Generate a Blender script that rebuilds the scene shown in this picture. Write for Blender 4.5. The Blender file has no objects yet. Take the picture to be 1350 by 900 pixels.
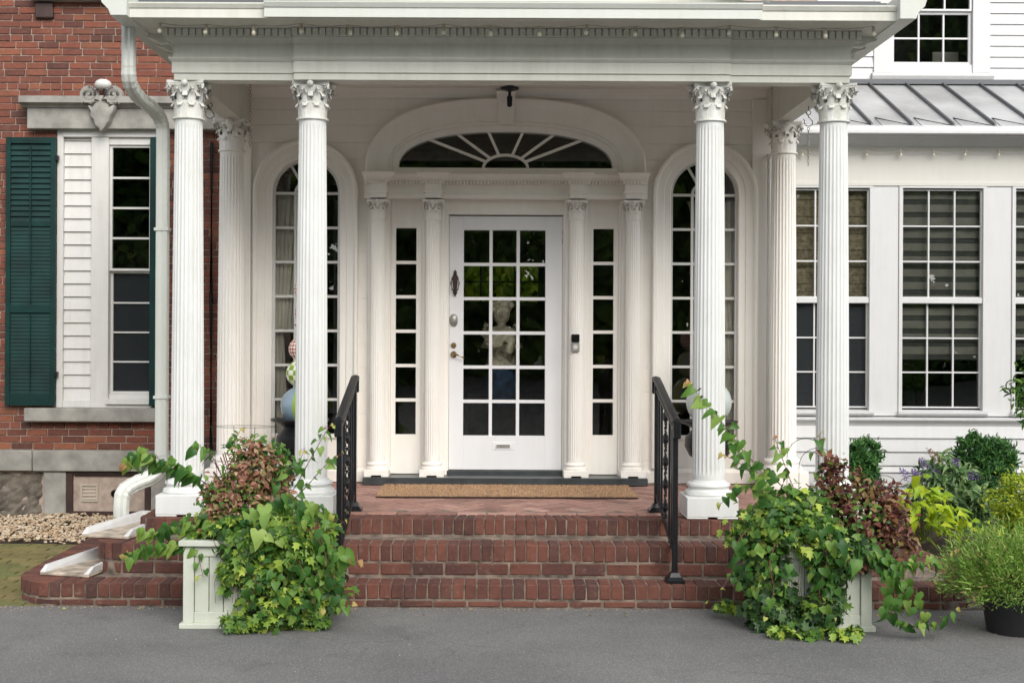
import bpy, bmesh, math, random
import numpy as np
from mathutils import Vector, Matrix
random.seed(7); rng = np.random.default_rng(11)
PI = math.pi
scene = bpy.context.scene
COL = scene.collection
# ------------------------------------------------------------------ camera
F = 1700.0; KR = 0.0047; EYE = 1.68
cam_d = bpy.data.cameras.new('camera'); cam = bpy.data.objects.new('camera', cam_d); COL.objects.link(cam)
cam_d.sensor_width = 36; cam_d.lens = 36*F/1350; cam_d.clip_end = 2000; cam_d.clip_start = 0.05
cam_d.shift_x = 31/1350; cam_d.shift_y = -17/1350
cam.location = (0, 0, EYE); cam.rotation_euler = (math.radians(90), -KR, 0)
scene.camera = cam
# ------------------------------------------------------------------ light
SUN_EL, SUN_AZ = 36, 158
w = bpy.data.worlds.new('World'); scene.world = w; w.use_nodes = True
nt = w.node_tree; bg = nt.nodes['Background']
sky = nt.nodes.new('ShaderNodeTexSky'); sky.sky_type = 'NISHITA'; sky.sun_disc = False
sky.sun_elevation = math.radians(SUN_EL); sky.sun_rotation = math.radians(SUN_AZ)
hs = nt.nodes.new('ShaderNodeHueSaturation'); hs.inputs['Saturation'].default_value = 0.2
nt.links.new(sky.outputs[0], hs.inputs['Color']); nt.links.new(hs.outputs[0], bg.inputs[0])
bg.inputs[1].default_value = 0.15
sd = bpy.data.lights.new('sun', 'SUN'); sd.energy = 1.35; sd.angle = math.radians(36); sd.color = (1, .94, .855)
so = bpy.data.objects.new('sun', sd); COL.objects.link(so)
el, az = math.radians(SUN_EL), math.radians(SUN_AZ)
sdir = Vector((math.sin(az)*math.cos(el), math.cos(az)*math.cos(el), math.sin(el)))
so.rotation_euler = sdir.to_track_quat('Z', 'Y').to_euler(); so.location = (4, -6, 12)
vs = scene.view_settings; vs.view_transform = 'Standard'; vs.look = 'None'; vs.gamma = 1; vs.exposure = 0.98
scene.cycles.max_bounces = 10; scene.cycles.transparent_max_bounces = 16

# ------------------------------------------------------------------ measuring: photograph pixel + distance -> metres
def U(px, py): return px + (py-450)*KR, py - (px-675)*KR
def X(px, Y, py=433): return (U(px, py)[0]-644)*Y/F
def Z(py, Y, px=675): return EYE + (433-U(px, py)[1])*Y/F
def P(px, py, Y): return Vector((X(px, Y, py), Y, Z(py, Y, px)))

# ------------------------------------------------------------------ materials
def newmat(name):
    m = bpy.data.materials.new(name); m.use_nodes = True
    n = m.node_tree; return m, n, n.nodes['Principled BSDF']
def N(n, t, **kw):
    x = n.nodes.new(t)
    for k, v in kw.items():
        if k in x.inputs: x.inputs[k].default_value = v
        else: setattr(x, k, v)
    return x
def texco(n, scale=(1, 1, 1)):
    g = N(n, 'ShaderNodeNewGeometry'); mp = N(n, 'ShaderNodeMapping'); mp.inputs['Scale'].default_value = scale
    n.links.new(g.outputs['Position'], mp.inputs[0]); return mp.outputs[0], g
def ramp(n, stops, fac):
    r = N(n, 'ShaderNodeValToRGB'); e = r.color_ramp.elements
    e[0].position, e[0].color = stops[0][0], (*stops[0][1], 1)
    e[1].position, e[1].color = stops[1][0], (*stops[1][1], 1)
    for p, c in stops[2:]:
        q = e.new(p); q.color = (*c, 1)
    n.links.new(fac, r.inputs[0]); return r.outputs[0]
def noise(n, co, scale, detail=4, rough=.55):
    x = N(n, 'ShaderNodeTexNoise'); x.inputs['Scale'].default_value = scale; x.inputs['Detail'].default_value = detail
    x.inputs['Roughness'].default_value = rough; n.links.new(co, x.inputs['Vector']); return x.outputs['Fac']
def mix(n, a, b, fac, typ='MIX'):
    x = N(n, 'ShaderNodeMix', data_type='RGBA', blend_type=typ)
    if isinstance(fac, float): x.inputs[0].default_value = fac
    else: n.links.new(fac, x.inputs[0])
    for s, v in ((6, a), (7, b)):
        if isinstance(v, tuple): x.inputs[s].default_value = (*v, 1)
        else: n.links.new(v, x.inputs[s])
    return x.outputs[2]
def bump(n, b, h, strength=.3, dist=.01):
    x = N(n, 'ShaderNodeBump'); x.inputs['Strength'].default_value = strength; x.inputs['Distance'].default_value = dist
    n.links.new(h, x.inputs['Height']); n.links.new(x.outputs[0], b.inputs['Normal'])
def rnd(n):                                              # one random number per object and per loose piece
    a = N(n, 'ShaderNodeObjectInfo'); g = N(n, 'ShaderNodeNewGeometry')
    s = N(n, 'ShaderNodeMath', operation='ADD'); f = N(n, 'ShaderNodeMath', operation='FRACT')
    n.links.new(a.outputs['Random'], s.inputs[0]); n.links.new(g.outputs['Random Per Island'], s.inputs[1])
    n.links.new(s.outputs[0], f.inputs[0]); return f.outputs[0]
def paint(name, base, dirt, amount=.5, rough=.45, streak=True):
    m, n, b = newmat(name)
    co, g = texco(n, (1, 1, 1)); co2, _ = texco(n, (9, 9, .9))
    a = noise(n, co, 3.0, 6, .65); s = noise(n, co2, 2.2, 5, .6)
    mm = N(n, 'ShaderNodeMath', operation='MULTIPLY'); n.links.new(a, mm.inputs[0]); n.links.new(s, mm.inputs[1])
    f = ramp(n, [(.18, (0, 0, 0)), (.42, (amount,)*3)], mm.outputs[0])
    c = mix(n, base, dirt, f)
    n.links.new(c, b.inputs['Base Color']); b.inputs['Roughness'].default_value = rough
    bump(n, b, noise(n, co, 70, 3), .12, .004)
    return m
def simple(name, base, rough=.5, metal=0, var=.0, scale=8, bmp=0, bscale=60):
    m, n, b = newmat(name); b.inputs['Roughness'].default_value = rough; b.inputs['Metallic'].default_value = metal
    co, g = texco(n)
    d = tuple(max(0, c*(1-var)) for c in base); l = tuple(min(1, c*(1+var)) for c in base)
    n.links.new(ramp(n, [(.3, d), (.7, l)], noise(n, co, scale, 5)), b.inputs['Base Color'])
    if bmp: bump(n, b, noise(n, co, bscale, 4), bmp, .006)
    return m
def brickmat(name, stops, soot=.35, efflo=.12):
    m, n, b = newmat(name); co, g = texco(n)
    c = ramp(n, stops, rnd(n)); n.nodes[-1]
    c = mix(n, c, (.045, .02, .018), ramp(n, [(.45, (0,)*3), (.72, (soot,)*3)], noise(n, co, 5, 6, .7)))
    c = mix(n, c, (.5, .42, .36), ramp(n, [(.58, (0,)*3), (.8, (efflo,)*3)], noise(n, co, 16, 6, .7)))
    c = mix(n, c, (.05, .024, .02), ramp(n, [(.5, (0,)*3), (.75, (.5,)*3)], noise(n, co, 28, 6, .75)))
    c = mix(n, c, (.5, .22, .12), ramp(n, [(.55, (0,)*3), (.85, (.35,)*3)], noise(n, co, 44, 4, .7)))
    n.links.new(c, b.inputs['Base Color']); b.inputs['Roughness'].default_value = .85
    bump(n, b, noise(n, co, 110, 5, .7), .5, .006)
    return m
def leafmat(name, stops, trans=.3, rough=.45):
    m, n, b = newmat(name); out = n.nodes['Material Output']
    co, g = texco(n)
    c = ramp(n, stops, rnd(n)); c = mix(n, c, (.5,)*3, ramp(n, [(.3, (0,)*3), (.7, (.3,)*3)], noise(n, co, 40, 2)), 'OVERLAY')
    n.links.new(c, b.inputs['Base Color']); b.inputs['Roughness'].default_value = rough
    t = N(n, 'ShaderNodeBsdfTranslucent'); n.links.new(c, t.inputs[0])
    x = N(n, 'ShaderNodeMixShader'); x.inputs[0].default_value = trans
    n.links.new(b.outputs[0], x.inputs[1]); n.links.new(t.outputs[0], x.inputs[2]); n.links.new(x.outputs[0], out.inputs[0])
    return m
M = {}
M['white'] = paint('white_paint', (.66, .655, .635), (.48, .46, .41), .4)
M['porch'] = paint('cream_white_paint', (.88, .85, .80), (.72, .68, .60), .3)
M['column'] = paint('column_paint', (.71, .72, .71), (.5, .52, .47), .4)
M['entab'] = paint('greyish_white_paint', (.66, .66, .60), (.46, .465, .39), .45)  # base slightly darker and yellower than the column paint
M['wing'] = paint('wing_white_paint', (.62, .623, .63), (.5, .5, .49), .35)
M['frieze'] = paint('cream_frieze_paint', (.60, .59, .55), (.52, .51, .46), .3)
M['spout'] = paint('downspout_paint', (.60, .62, .58), (.5, .52, .45), .4, .35)
M['splash'] = paint('splash_block_plastic', (.66, .67, .68), (.5, .46, .4), .5, .6)
M['stain'] = simple('stained_tray', (.42, .36, .29), .8, 0, .55, 11)
M['planter'] = paint('planter_paint', (.58, .61, .53), (.4, .42, .34), .4)
M['capital'] = paint('capital_paint', (.80, .80, .77), (.42, .42, .33), .65)
M['door'] = paint('door_paint', (.82, .82, .83), (.7, .7, .7), .2, .35)
BR = [(0, (.09, .035, .027)), (.25, (.17, .054, .035)), (.5, (.22, .068, .040)), (.72, (.145, .050, .036)), (.88, (.28, .098, .050)), (1, (.10, .042, .034))]
M['brick'] = brickmat('old_red_brick', BR)
M['stepbrick'] = brickmat('step_brick', [(0, (.075, .033, .027)), (.3, (.12, .045, .032)), (.55, (.15, .054, .037)), (.8, (.175, .063, .042)), (1, (.09, .042, .035))], .65, .3)
M['floorbrick'] = brickmat('floor_brick', [(0, (.26, .14, .115)), (.4, (.44, .25, .20)), (.7, (.36, .19, .155)), (1, (.50, .31, .25))], .3, .4)
M['paver'] = brickmat('mossy_paver', [(0, (.16, .15, .05)), (.4, (.22, .19, .07)), (.7, (.13, .15, .045)), (1, (.25, .2, .09))], .35, .05)
M['mortar'] = simple('lime_mortar', (.42, .335, .28), .95, 0, .25, 12, .8, 90)
M['stepmortar'] = simple('grey_mortar', (.19, .15, .12), .95, 0, .6, 14, .8, 90)
M['stone'] = simple('grey_limestone', (.29, .28, .255), .85, 0, .28, 7, .5, 60)
M['rubble'] = simple('rough_grey_stone', (.13, .112, .09), .95, 0, .5, 9, 1., 22)
M['iron'] = simple('black_iron', (.010, .011, .014), .38, .3, .3, 20, .15, 120)
M['green'] = simple('dark_green_paint', (.004, .031, .028), .55, 0, .35, 5, .1, 40)
M['green'].node_tree.nodes['Principled BSDF'].inputs['Specular IOR Level'].default_value = .25
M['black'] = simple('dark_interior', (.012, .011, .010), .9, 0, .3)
M['room'] = simple('dim_room_wall', (.16, .14, .11), .9, 0, .3)
M['slate'] = simple('threshold_stone', (.045, .052, .055), .35, 0, .3, 10, .1)
M['bronze'] = simple('dark_bronze', (.07, .045, .035), .45, .6, .3)
M['brass'] = simple('aged_brass', (.35, .25, .12), .35, .9, .2)
M['pewter'] = simple('pewter', (.35, .34, .31), .45, .7, .2, 30, .3)
M['brown'] = simple('dark_brown_frame', (.045, .022, .018), .6, 0, .3)
M['beige'] = simple('beige_plastic', (.45, .41, .33), .6)
M['curtain'] = simple('ivory_curtain', (.8, .75, .66), .9, 0, .08)
M['blind'] = simple('grey_blind', (.31, .30, .265), .9, 0, .1)
M['darkblind'] = simple('dark_blind_band', (.10, .105, .10), .9, 0, .1)
M['tanblind'] = simple('brown_wood_blind', (.36, .30, .21), .9, 0, .45, 30)
M['cherub'] = simple('carved_wood_figure', (.85, .72, .56), .7, 0, .3, 25, .5, 50)
M['blue'] = simple('blue_cloth', (.018, .05, .11), .8, 0, .7, 14)
M['soil'] = simple('dark_soil', (.05, .036, .026), 1, 0, .5, 14, 1, 40)
M['pot'] = simple('black_plastic_pot', (.016, .016, .018), .45, 0, .2)
M['wood'] = simple('stem_bark', (.12, .075, .04), .8, 0, .4, 30)
M['wire'] = simple('green_wire', (.03, .05, .035), .5, .3)
M['screen'] = simple('black_glossy_plastic', (.01, .01, .012), .15)
M['galv'] = simple('chain_steel', (.5, .46, .40), .4, .7, .4, 60)
M['roof'] = simple('grey_metal_roof', (.46, .465, .47), .42, .3, .22, 2.2, .1, 9)
M['seam'] = simple('dark_roof_seam', (.11, .115, .125), .5, .3)
M['moss'] = simple('mossy_ground', (.07, .085, .03), 1, 0, .5, 6, 1, 60)
M['stemgreen'] = simple('green_stem', (.16, .2, .05), .6)
M['redstem'] = simple('red_stem', (.16, .06, .05), .6)
# glass
def glass(name, tint=(1, 1, 1), rough=0.0, f0=1.5):
    m, n, b = newmat(name); out = n.nodes['Material Output']; n.nodes.remove(b)
    t = N(n, 'ShaderNodeBsdfTransparent'); t.inputs[0].default_value = (*tint, 1)
    g = N(n, 'ShaderNodeBsdfGlossy'); g.inputs['Roughness'].default_value = rough
    fr = N(n, 'ShaderNodeFresnel'); fr.inputs[0].default_value = f0
    x = N(n, 'ShaderNodeMixShader'); n.links.new(fr.outputs[0], x.inputs[0])
    co, _ = texco(n); bm = N(n, 'ShaderNodeBump'); bm.inputs['Strength'].default_value = .02; bm.inputs['Distance'].default_value = .01
    n.links.new(noise(n, co, 5, 1), bm.inputs['Height']); n.links.new(bm.outputs[0], g.inputs['Normal'])
    n.links.new(t.outputs[0], x.inputs[1]); n.links.new(g.outputs[0], x.inputs[2]); n.links.new(x.outputs[0], out.inputs[0])
    return m
M['glass'] = glass('window_glass', (.92, .93, .92), 0, 1.6)
M['screenglass'] = glass('screened_glass', (.5, .53, .55), .1)
n = M['screenglass'].node_tree; out = n.nodes['Material Output']; old = out.inputs[0].links[0].from_socket
df = N(n, 'ShaderNodeBsdfDiffuse'); df.inputs[0].default_value = (.055, .062, .068, 1); mx_ = N(n, 'ShaderNodeMixShader'); mx_.inputs[0].default_value = .4
n.links.new(old, mx_.inputs[1]); n.links.new(df.outputs[0], mx_.inputs[2]); n.links.new(mx_.outputs[0], out.inputs[0])
M['bulbglass'] = simple('frosted_bulb', (.74, .70, .56), .25)
# asphalt
m, n, b = newmat('asphalt'); co, g = texco(n)
c = ramp(n, [(.3, (.125, .125, .128)), (.7, (.20, .198, .195))], noise(n, co, .9, 8, .62))
c = mix(n, c, (.10, .10, .105), ramp(n, [(.55, (0,)*3), (.7, (.55,)*3)], noise(n, co, 2.6, 5, .6)))
vo = N(n, 'ShaderNodeTexVoronoi'); vo.inputs['Scale'].default_value = 230; n.links.new(co, vo.inputs['Vector'])
sp = N(n, 'ShaderNodeSeparateColor'); n.links.new(vo.outputs['Color'], sp.inputs[0])
c = mix(n, c, (.46, .44, .40), ramp(n, [(.78, (0,)*3), (1, (.55,)*3)], sp.outputs[0]))
c = mix(n, c, (.04, .04, .043), ramp(n, [(.0, (.55,)*3), (.28, (0,)*3)], sp.outputs[1]))
wob = N(n, 'ShaderNodeTexNoise'); wob.inputs['Scale'].default_value = 2.5; wob.inputs['Detail'].default_value = 6; n.links.new(co, wob.inputs['Vector'])
vm = N(n, 'ShaderNodeVectorMath', operation='MULTIPLY_ADD'); vm.inputs[1].default_value = (.55, .55, .55); n.links.new(wob.outputs['Color'], vm.inputs[0]); n.links.new(co, vm.inputs[2])
vc = N(n, 'ShaderNodeTexVoronoi', feature='DISTANCE_TO_EDGE'); vc.inputs['Scale'].default_value = .42; n.links.new(vm.outputs[0], vc.inputs['Vector'])
crk = ramp(n, [(.0, (.3,)*3), (.0028, (0,)*3)], vc.outputs['Distance'])
c = mix(n, c, (.035, .035, .036), crk)
n.links.new(c, b.inputs['Base Color']); b.inputs['Roughness'].default_value = .78
bump(n, b, sp.outputs[2], .7, .004); M['asphalt'] = m
# gravel
m, n, b = newmat('pebbles'); n.links.new(ramp(n, [(0, (.34, .23, .13)), (.4, (.58, .44, .30)), (.7, (.46, .37, .27)), (1, (.7, .6, .46))], rnd(n)), b.inputs['Base Color'])
b.inputs['Roughness'].default_value = .85; M['pebble'] = m
# coir
m, n, b = newmat('coir'); n.links.new(ramp(n, [(0, (.30, .16, .08)), (.5, (.62, .37, .20)), (1, (.84, .58, .35))], rnd(n)), b.inputs['Base Color'])
b.inputs['Roughness'].default_value = 1; M['coir'] = m
# patterned balls
def ballmat(name, kind, c1, c2, sc):
    m, n, b = newmat(name); tc = N(n, 'ShaderNodeTexCoord'); b.inputs['Roughness'].default_value = .15
    uv = N(n, 'ShaderNodeSeparateXYZ'); n.links.new(tc.outputs['Object'], uv.inputs[0])
    at = N(n, 'ShaderNodeMath', operation='ARCTAN2'); n.links.new(uv.outputs[1], at.inputs[0]); n.links.new(uv.outputs[0], at.inputs[1])
    cb = N(n, 'ShaderNodeCombineXYZ'); m1 = N(n, 'ShaderNodeMath', operation='MULTIPLY'); m1.inputs[1].default_value = sc[0]; n.links.new(at.outputs[0], m1.inputs[0])
    m2 = N(n, 'ShaderNodeMath', operation='MULTIPLY'); m2.inputs[1].default_value = sc[1]; n.links.new(uv.outputs[2], m2.inputs[0])
    if kind == 'diamond':
        a = N(n, 'ShaderNodeMath', operation='ADD'); s = N(n, 'ShaderNodeMath', operation='SUBTRACT')
        for q in (a, s): n.links.new(m1.outputs[0], q.inputs[0]); n.links.new(m2.outputs[0], q.inputs[1])
        n.links.new(a.outputs[0], cb.inputs[0]); n.links.new(s.outputs[0], cb.inputs[1])
    else:
        n.links.new(m1.outputs[0], cb.inputs[0]); n.links.new(m2.outputs[0], cb.inputs[1])
    if kind == 'petal':
        mx = N(n, 'ShaderNodeMath', operation='SINE'); n.links.new(m1.outputs[0], mx.inputs[0])
        n.links.new(ramp(n, [(.72, c1), (.78, c2)], mx.outputs[0]), b.inputs['Base Color'])
    else:
        ck = N(n, 'ShaderNodeTexChecker'); ck.inputs['Scale'].default_value = 1; ck.inputs[1].default_value = (*c1, 1); ck.inputs[2].default_value = (*c2, 1)
        of = N(n, 'ShaderNodeVectorMath', operation='ADD'); of.inputs[1].default_value = (50.3, 50.3, .5); n.links.new(cb.outputs[0], of.inputs[0])
        n.links.new(of.outputs[0], ck.inputs[0]); n.links.new(ck.outputs[0], b.inputs['Base Color'])
    return m
M['check'] = ballmat('green_check_glaze', 'check', (.78, .8, .68), (.22, .36, .03), (2.2, 26))
M['diamond'] = ballmat('red_diamond_glaze', 'diamond', (.75, .68, .6), (.42, .1, .08), (3.2, 36))
M['petal'] = ballmat('blue_glaze_green_leaf', 'petal', (.24, .33, .40), (.26, .45, .03), (3.0, 1))
M['paleball'] = ballmat('pale_yellow_glaze', 'petal', (.5, .56, .54), (.5, .5, .10), (3.0, 1))
G = lambda *c: c
M['ivy'] = leafmat('ivy_leaf', [(0, (.03, .085, .018)), (.25, (.06, .15, .025)), (.5, (.12, .24, .035)), (.75, (.24, .38, .045)), (1, (.48, .58, .09))], .3, .5)
M['ivyshade'] = leafmat('shade_tone_ivy_leaf', [(0, (.02, .055, .016)), (.5, (.035, .095, .022)), (.9, (.06, .14, .03)), (1, (.16, .28, .04))], .25, .5)  # darker copy of the ivy leaf, shade put into the colour
M['vine'] = leafmat('vine_leaf', [(0, (.03, .11, .02)), (.35, (.07, .19, .03)), (.7, (.14, .29, .045)), (1, (.30, .43, .09))], .4, .5)
M['lightvine'] = leafmat('light_vine_leaf', [(0, (.2, .36, .07)), (1, (.36, .5, .12))], .4, .55)
M['tip'] = leafmat('young_vine_leaf', [(0, (.42, .50, .10)), (.5, (.52, .44, .14)), (1, (.42, .22, .09))], .35, .5)
M['coleuspink'] = leafmat('dusty_red_leaf', [(0, (.14, .05, .03)), (.3, (.30, .13, .08)), (.55, (.46, .24, .17)), (.75, (.16, .2, .035)), (1, (.62, .36, .28))], .25, .55)
M['coleus'] = leafmat('dark_red_leaf', [(0, (.05, .014, .014)), (.35, (.12, .032, .026)), (.6, (.22, .075, .045)), (.8, (.2, .17, .035)), (1, (.38, .22, .14))], .25, .5)
M['lime'] = leafmat('lime_leaf', [(0, (.24, .40, .015)), (.5, (.40, .56, .02)), (1, (.54, .62, .04))], .4, .45)
M['yew'] = leafmat('yew_needles', [(0, (.02, .08, .02)), (.6, (.05, .17, .035)), (1, (.13, .28, .06))], .15, .5)
M['budd'] = leafmat('butterfly_bush_leaf', [(0, (.08, .17, .06)), (.5, (.16, .28, .10)), (1, (.30, .42, .18))], .25, .55)
M['gold'] = leafmat('golden_cypress_leaf', [(0, (.16, .27, .015)), (.5, (.34, .45, .02)), (1, (.52, .58, .05))], .25, .55)
M['herb'] = leafmat('feathery_leaf', [(0, (.10, .22, .035)), (.5, (.22, .40, .06)), (.85, (.42, .56, .14)), (1, (.38, .28, .11))], .3, .55)
M['purple'] = leafmat('purple_floret', [(0, (.14, .07, .28)), (1, (.34, .22, .55))], .2, .7)
M['paleleaf'] = leafmat('white_floret', [(0, (.6, .6, .42)), (1, (.8, .8, .7))], .2, .6)
M['woods'] = leafmat('woodland_leaf', [(0, (.04, .11, .02)), (.5, (.10, .22, .035)), (1, (.28, .44, .06))], .35, .6)

# ------------------------------------------------------------------ mesh helpers
class MB:
    def __init__(s): s.v = []; s.f = []
    def add(s, vs, fs):
        o = len(s.v); s.v += [tuple(q) for q in vs]; s.f += [tuple(i+o for i in f) for f in fs]
    def box(s, x0, x1, y0, y1, z0, z1):
        s.add([(x0, y0, z0), (x1, y0, z0), (x1, y1, z0), (x0, y1, z0), (x0, y0, z1), (x1, y0, z1), (x1, y1, z1), (x0, y1, z1)],
              [(0, 3, 2, 1), (4, 5, 6, 7), (0, 1, 5, 4), (1, 2, 6, 5), (2, 3, 7, 6), (3, 0, 4, 7)]); return s
    def rings(s, rs, caps=True, closed=True):
        n = len(rs[0]); vs = [p for r in rs for p in r]; fs = []
        for i in range(len(rs)-1):
            for j in range(n if closed else n-1):
                k = (j+1) % n; fs.append((i*n+j, i*n+k, (i+1)*n+k, (i+1)*n+j))
        if caps: fs.append(tuple(range(n))[::-1]); fs.append(tuple((len(rs)-1)*n+j for j in range(n)))
        s.add(vs, fs); return s
    def lathe(s, prof, c=(0, 0, 0), n=24):
        return s.rings([[(c[0]+r*math.cos(2*PI*j/n), c[1]+r*math.sin(2*PI*j/n), c[2]+z) for j in range(n)] for r, z in prof])
    def tube(s, pts, r, n=6, sx=1.0):
        pts = [Vector(p) for p in pts]; rr = r if isinstance(r, (list, tuple)) else [r]*len(pts); rs = []
        ref = Vector((0, 0, 1))
        for i, p in enumerate(pts):
            t = (pts[min(i+1, len(pts)-1)]-pts[max(i-1, 0)]).normalized()
            if abs(t.dot(ref)) > .95: ref = Vector((1, 0, 0)) if abs(t.x) < .9 else Vector((0, 1, 0))
            a = t.cross(ref).normalized(); b2 = t.cross(a); ref = -b2 if abs(b2.length) > 0 else ref
            rs.append([p+a*math.cos(2*PI*j/n+PI/n)*rr[i]*sx+b2*math.sin(2*PI*j/n+PI/n)*rr[i] for j in range(n)])
            ref = (t.cross(a)).normalized()
        return s.rings(rs)
    def exX(s, prof, x0, x1):                             # profile (y,z) pulled along X
        return s.rings([[(x0, y, z) for y, z in prof], [(x1, y, z) for y, z in prof]])
    def exY(s, prof, y0, y1):                             # outline (x,z) given depth
        return s.rings([[(x, y0, z) for x, z in prof], [(x, y1, z) for x, z in prof]])
    def exZ(s, prof, z0, z1):
        return s.rings([[(x, y, z0) for x, y in prof], [(x, y, z1) for x, y in prof]])
    def sweepXZ(s, path, prof, Y, flip=1, caps=True, closed=False):            # path (x,z); profile (u outward, d toward viewer)
        rs = []; n = len(path)
        for i, (x, z) in enumerate(path):
            if closed: a, b2 = path[(i-1) % n], path[(i+1) % n]
            else: a, b2 = path[max(i-1, 0)], path[min(i+1, n-1)]
            t = Vector((b2[0]-a[0], b2[1]-a[1])).normalized(); nx, nz = -t.y*flip, t.x*flip
            rs.append([(x+nx*u, Y-d, z+nz*u) for u, d in prof])
        if closed: rs.append(rs[0]); caps = False
        return s.rings(rs, caps)
    def sweepPlan(s, path, prof):                          # path (x,y) walked with outside on the left hand; mitred; profile (out,z)
        rs = []; n = len(path)
        for i, p in enumerate(path):
            p = Vector(p); d0 = (p-Vector(path[i-1])).normalized() if i else None; d1 = (Vector(path[i+1])-p).normalized() if i < n-1 else None
            d0 = d0 or d1; d1 = d1 or d0
            n0 = Vector((d0.y, -d0.x)); n1 = Vector((d1.y, -d1.x)); m_ = (n0+n1).normalized(); k = 1/max(.2, m_.dot(n0))
            rs.append([(p.x+m_.x*o*k, p.y+m_.y*o*k, z) for o, z in prof])
        return s.rings(rs)
    def blob(s, c, r, n=10, m_=7, rot=None):
        rs = []
        for i in range(m_+1):
            t = PI*i/m_*.98+.03; rs.append([])
            for j in range(n):
                v = Vector((r[0]*math.sin(t)*math.cos(2*PI*j/n), r[1]*math.sin(t)*math.sin(2*PI*j/n), r[2]*math.cos(t)))
                if rot: v = rot @ v
                rs[-1].append(Vector(c)+v)
        return s.rings(rs)
    def mesh(s, name, mat, smooth=False, bevel=0, jit=0):
        me = bpy.data.meshes.new(name); me.from_pydata(s.v, [], s.f)
        bm = bmesh.new(); bm.from_mesh(me); bmesh.ops.recalc_face_normals(bm, faces=bm.faces)
        if bevel: bmesh.ops.bevel(bm, geom=bm.edges[:], offset=bevel, segments=1, affect='EDGES', clamp_overlap=True)
        if jit:
            for v in bm.verts: v.co += Vector((random.uniform(-jit, jit), random.uniform(-jit, jit), random.uniform(-jit, jit)))
        bm.to_mesh(me); bm.free(); me.materials.append(mat)
        if smooth:
            me.shade_smooth()
            if smooth != 'all':
                try: me.set_sharp_from_angle(angle=math.radians(38))
                except Exception: pass
        return me
    def build(s, name, mat, parent=None, smooth=False, bevel=0, jit=0, loc=None):
        return link(name, s.mesh(name, mat, smooth, bevel, jit), parent, loc)
def link(name, me, parent=None, loc=None):
    o = bpy.data.objects.new(name, me); COL.objects.link(o)
    if loc is not None: o.location = loc
    if parent: o.parent = parent
    return o
def B(x0, x1, y0, y1, z0, z1): return MB().box(x0, x1, y0, y1, z0, z1)
def tag(o, label, cat, group=None):
    o['label'] = label; o['category'] = cat
    if group: o['group'] = group
    return o
def thing(name, label, cat, loc=(0, 0, 0), group=None):
    o = bpy.data.objects.new(name, None); COL.objects.link(o); o.location = loc; o.empty_display_size = .1
    return tag(o, label, cat, group)
def structure(o): o['kind'] = 'structure'; return o
def stuff(o): o['kind'] = 'stuff'; return o
def copytree(o, parent=None):
    c = o.copy(); COL.objects.link(c); c.parent = parent
    for ch in list(o.children): copytree(ch, c)
    return c

# brick sets: list of (centre, size(x,y,z), rotz); nearest `lim` become parts, the others one joined piece
UNITS = {}
def unit_bricks(mat, key):
    if key not in UNITS:
        UNITS[key] = [B(-.5, .5, -.5, .5, -.5, .5).mesh('brick', mat, bevel=.03, jit=.012) for _ in range(5)]
    return UNITS[key]
def brickset(name, specs, mat, parent, lim=300, key=None, vis=None):
    us = unit_bricks(mat, key or mat.name)
    if vis: specs = sorted(specs, key=vis)
    rest = MB()
    for i, (c, sz, rz) in enumerate(specs):
        if i < lim:
            o = link(name, random.choice(us), parent, c); o.scale = sz; o.rotation_euler = (0, 0, rz+random.uniform(-.006, .006))
        else:
            R = Matrix.Rotation(rz, 3, 'Z'); hx, hy, hz = sz[0]/2, sz[1]/2, sz[2]/2; c = Vector(c)
            vs_ = [c+R@Vector(q) for q in ((-hx, -hy, -hz), (hx, -hy, -hz), (hx, hy, -hz), (-hx, hy, -hz), (-hx, -hy, hz), (hx, -hy, hz), (hx, hy, hz), (-hx, hy, hz))]
            rest.add(vs_, [(0, 3, 2, 1), (4, 5, 6, 7), (0, 1, 5, 4), (1, 2, 6, 5), (2, 3, 7, 6), (3, 0, 4, 7)])
    if rest.v: stuff(rest.build(name+'s', mat, parent))

# ------------------------------------------------------------------ leaves
def T_heart():
    o = [(0, .06), (-.2, -.1), (-.42, -.02), (-.5, .2), (-.4, .48), (-.2, .76), (0, 1.0)]
    rib = [(0, .06), (0, .3), (0, .62), (0, 1.0)]
    f = lambda x, y: (x, y, .32*abs(x)-.22*y*y+.05*math.sin(9*y+x*4)*abs(x))
    v = [f(*p) for p in rib] + [f(*p) for p in o[1:6]] + [f(-p[0], p[1]) for p in o[1:6]]
    fs = [(0, 5, 4), (0, 6, 5), (0, 1, 6), (1, 7, 6), (1, 2, 7), (2, 8, 7), (2, 3, 8)]
    fs += [(0, 9, 10), (0, 10, 11), (0, 11, 1), (1, 11, 12), (1, 12, 2), (2, 12, 13), (2, 13, 3)]
    return np.array(v), fs
def T_ivy():
    o = [(-.22, -.12), (-.52, .12), (-.27, .3), (-.42, .66), (-.13, .62), (0, 1)]
    pts = o + [(-x, y) for x, y in o[-2::-1]]
    v = [(0, .12, 0)]+[(x, y, .22*abs(x)-.2*y*y) for x, y in pts]
    fs = [(0, i+1, i+2)[::-1] for i in range(len(pts)-1)]+[(0, len(pts), 1)[::-1]]
    return np.array(v), fs
def T_oval(w=.3, droop=.25):
    v = [(0, 0, 0), (-w, .4, .1), (0, .42, 0), (w, .4, .1), (-w*.6, .75, -.02), (w*.6, .75, -.02), (0, 1, -droop)]
    return np.array(v), [(0, 2, 1), (0, 3, 2), (1, 2, 4), (2, 3, 5), (2, 6, 4), (2, 5, 6)]
def T_blade(w=.06):
    return np.array([(-w, 0, 0), (w, 0, 0), (w*.8, .5, .06), (-w*.8, .5, .06), (0, 1, 0)]), [(0, 1, 2, 3), (3, 2, 4)]
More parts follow.
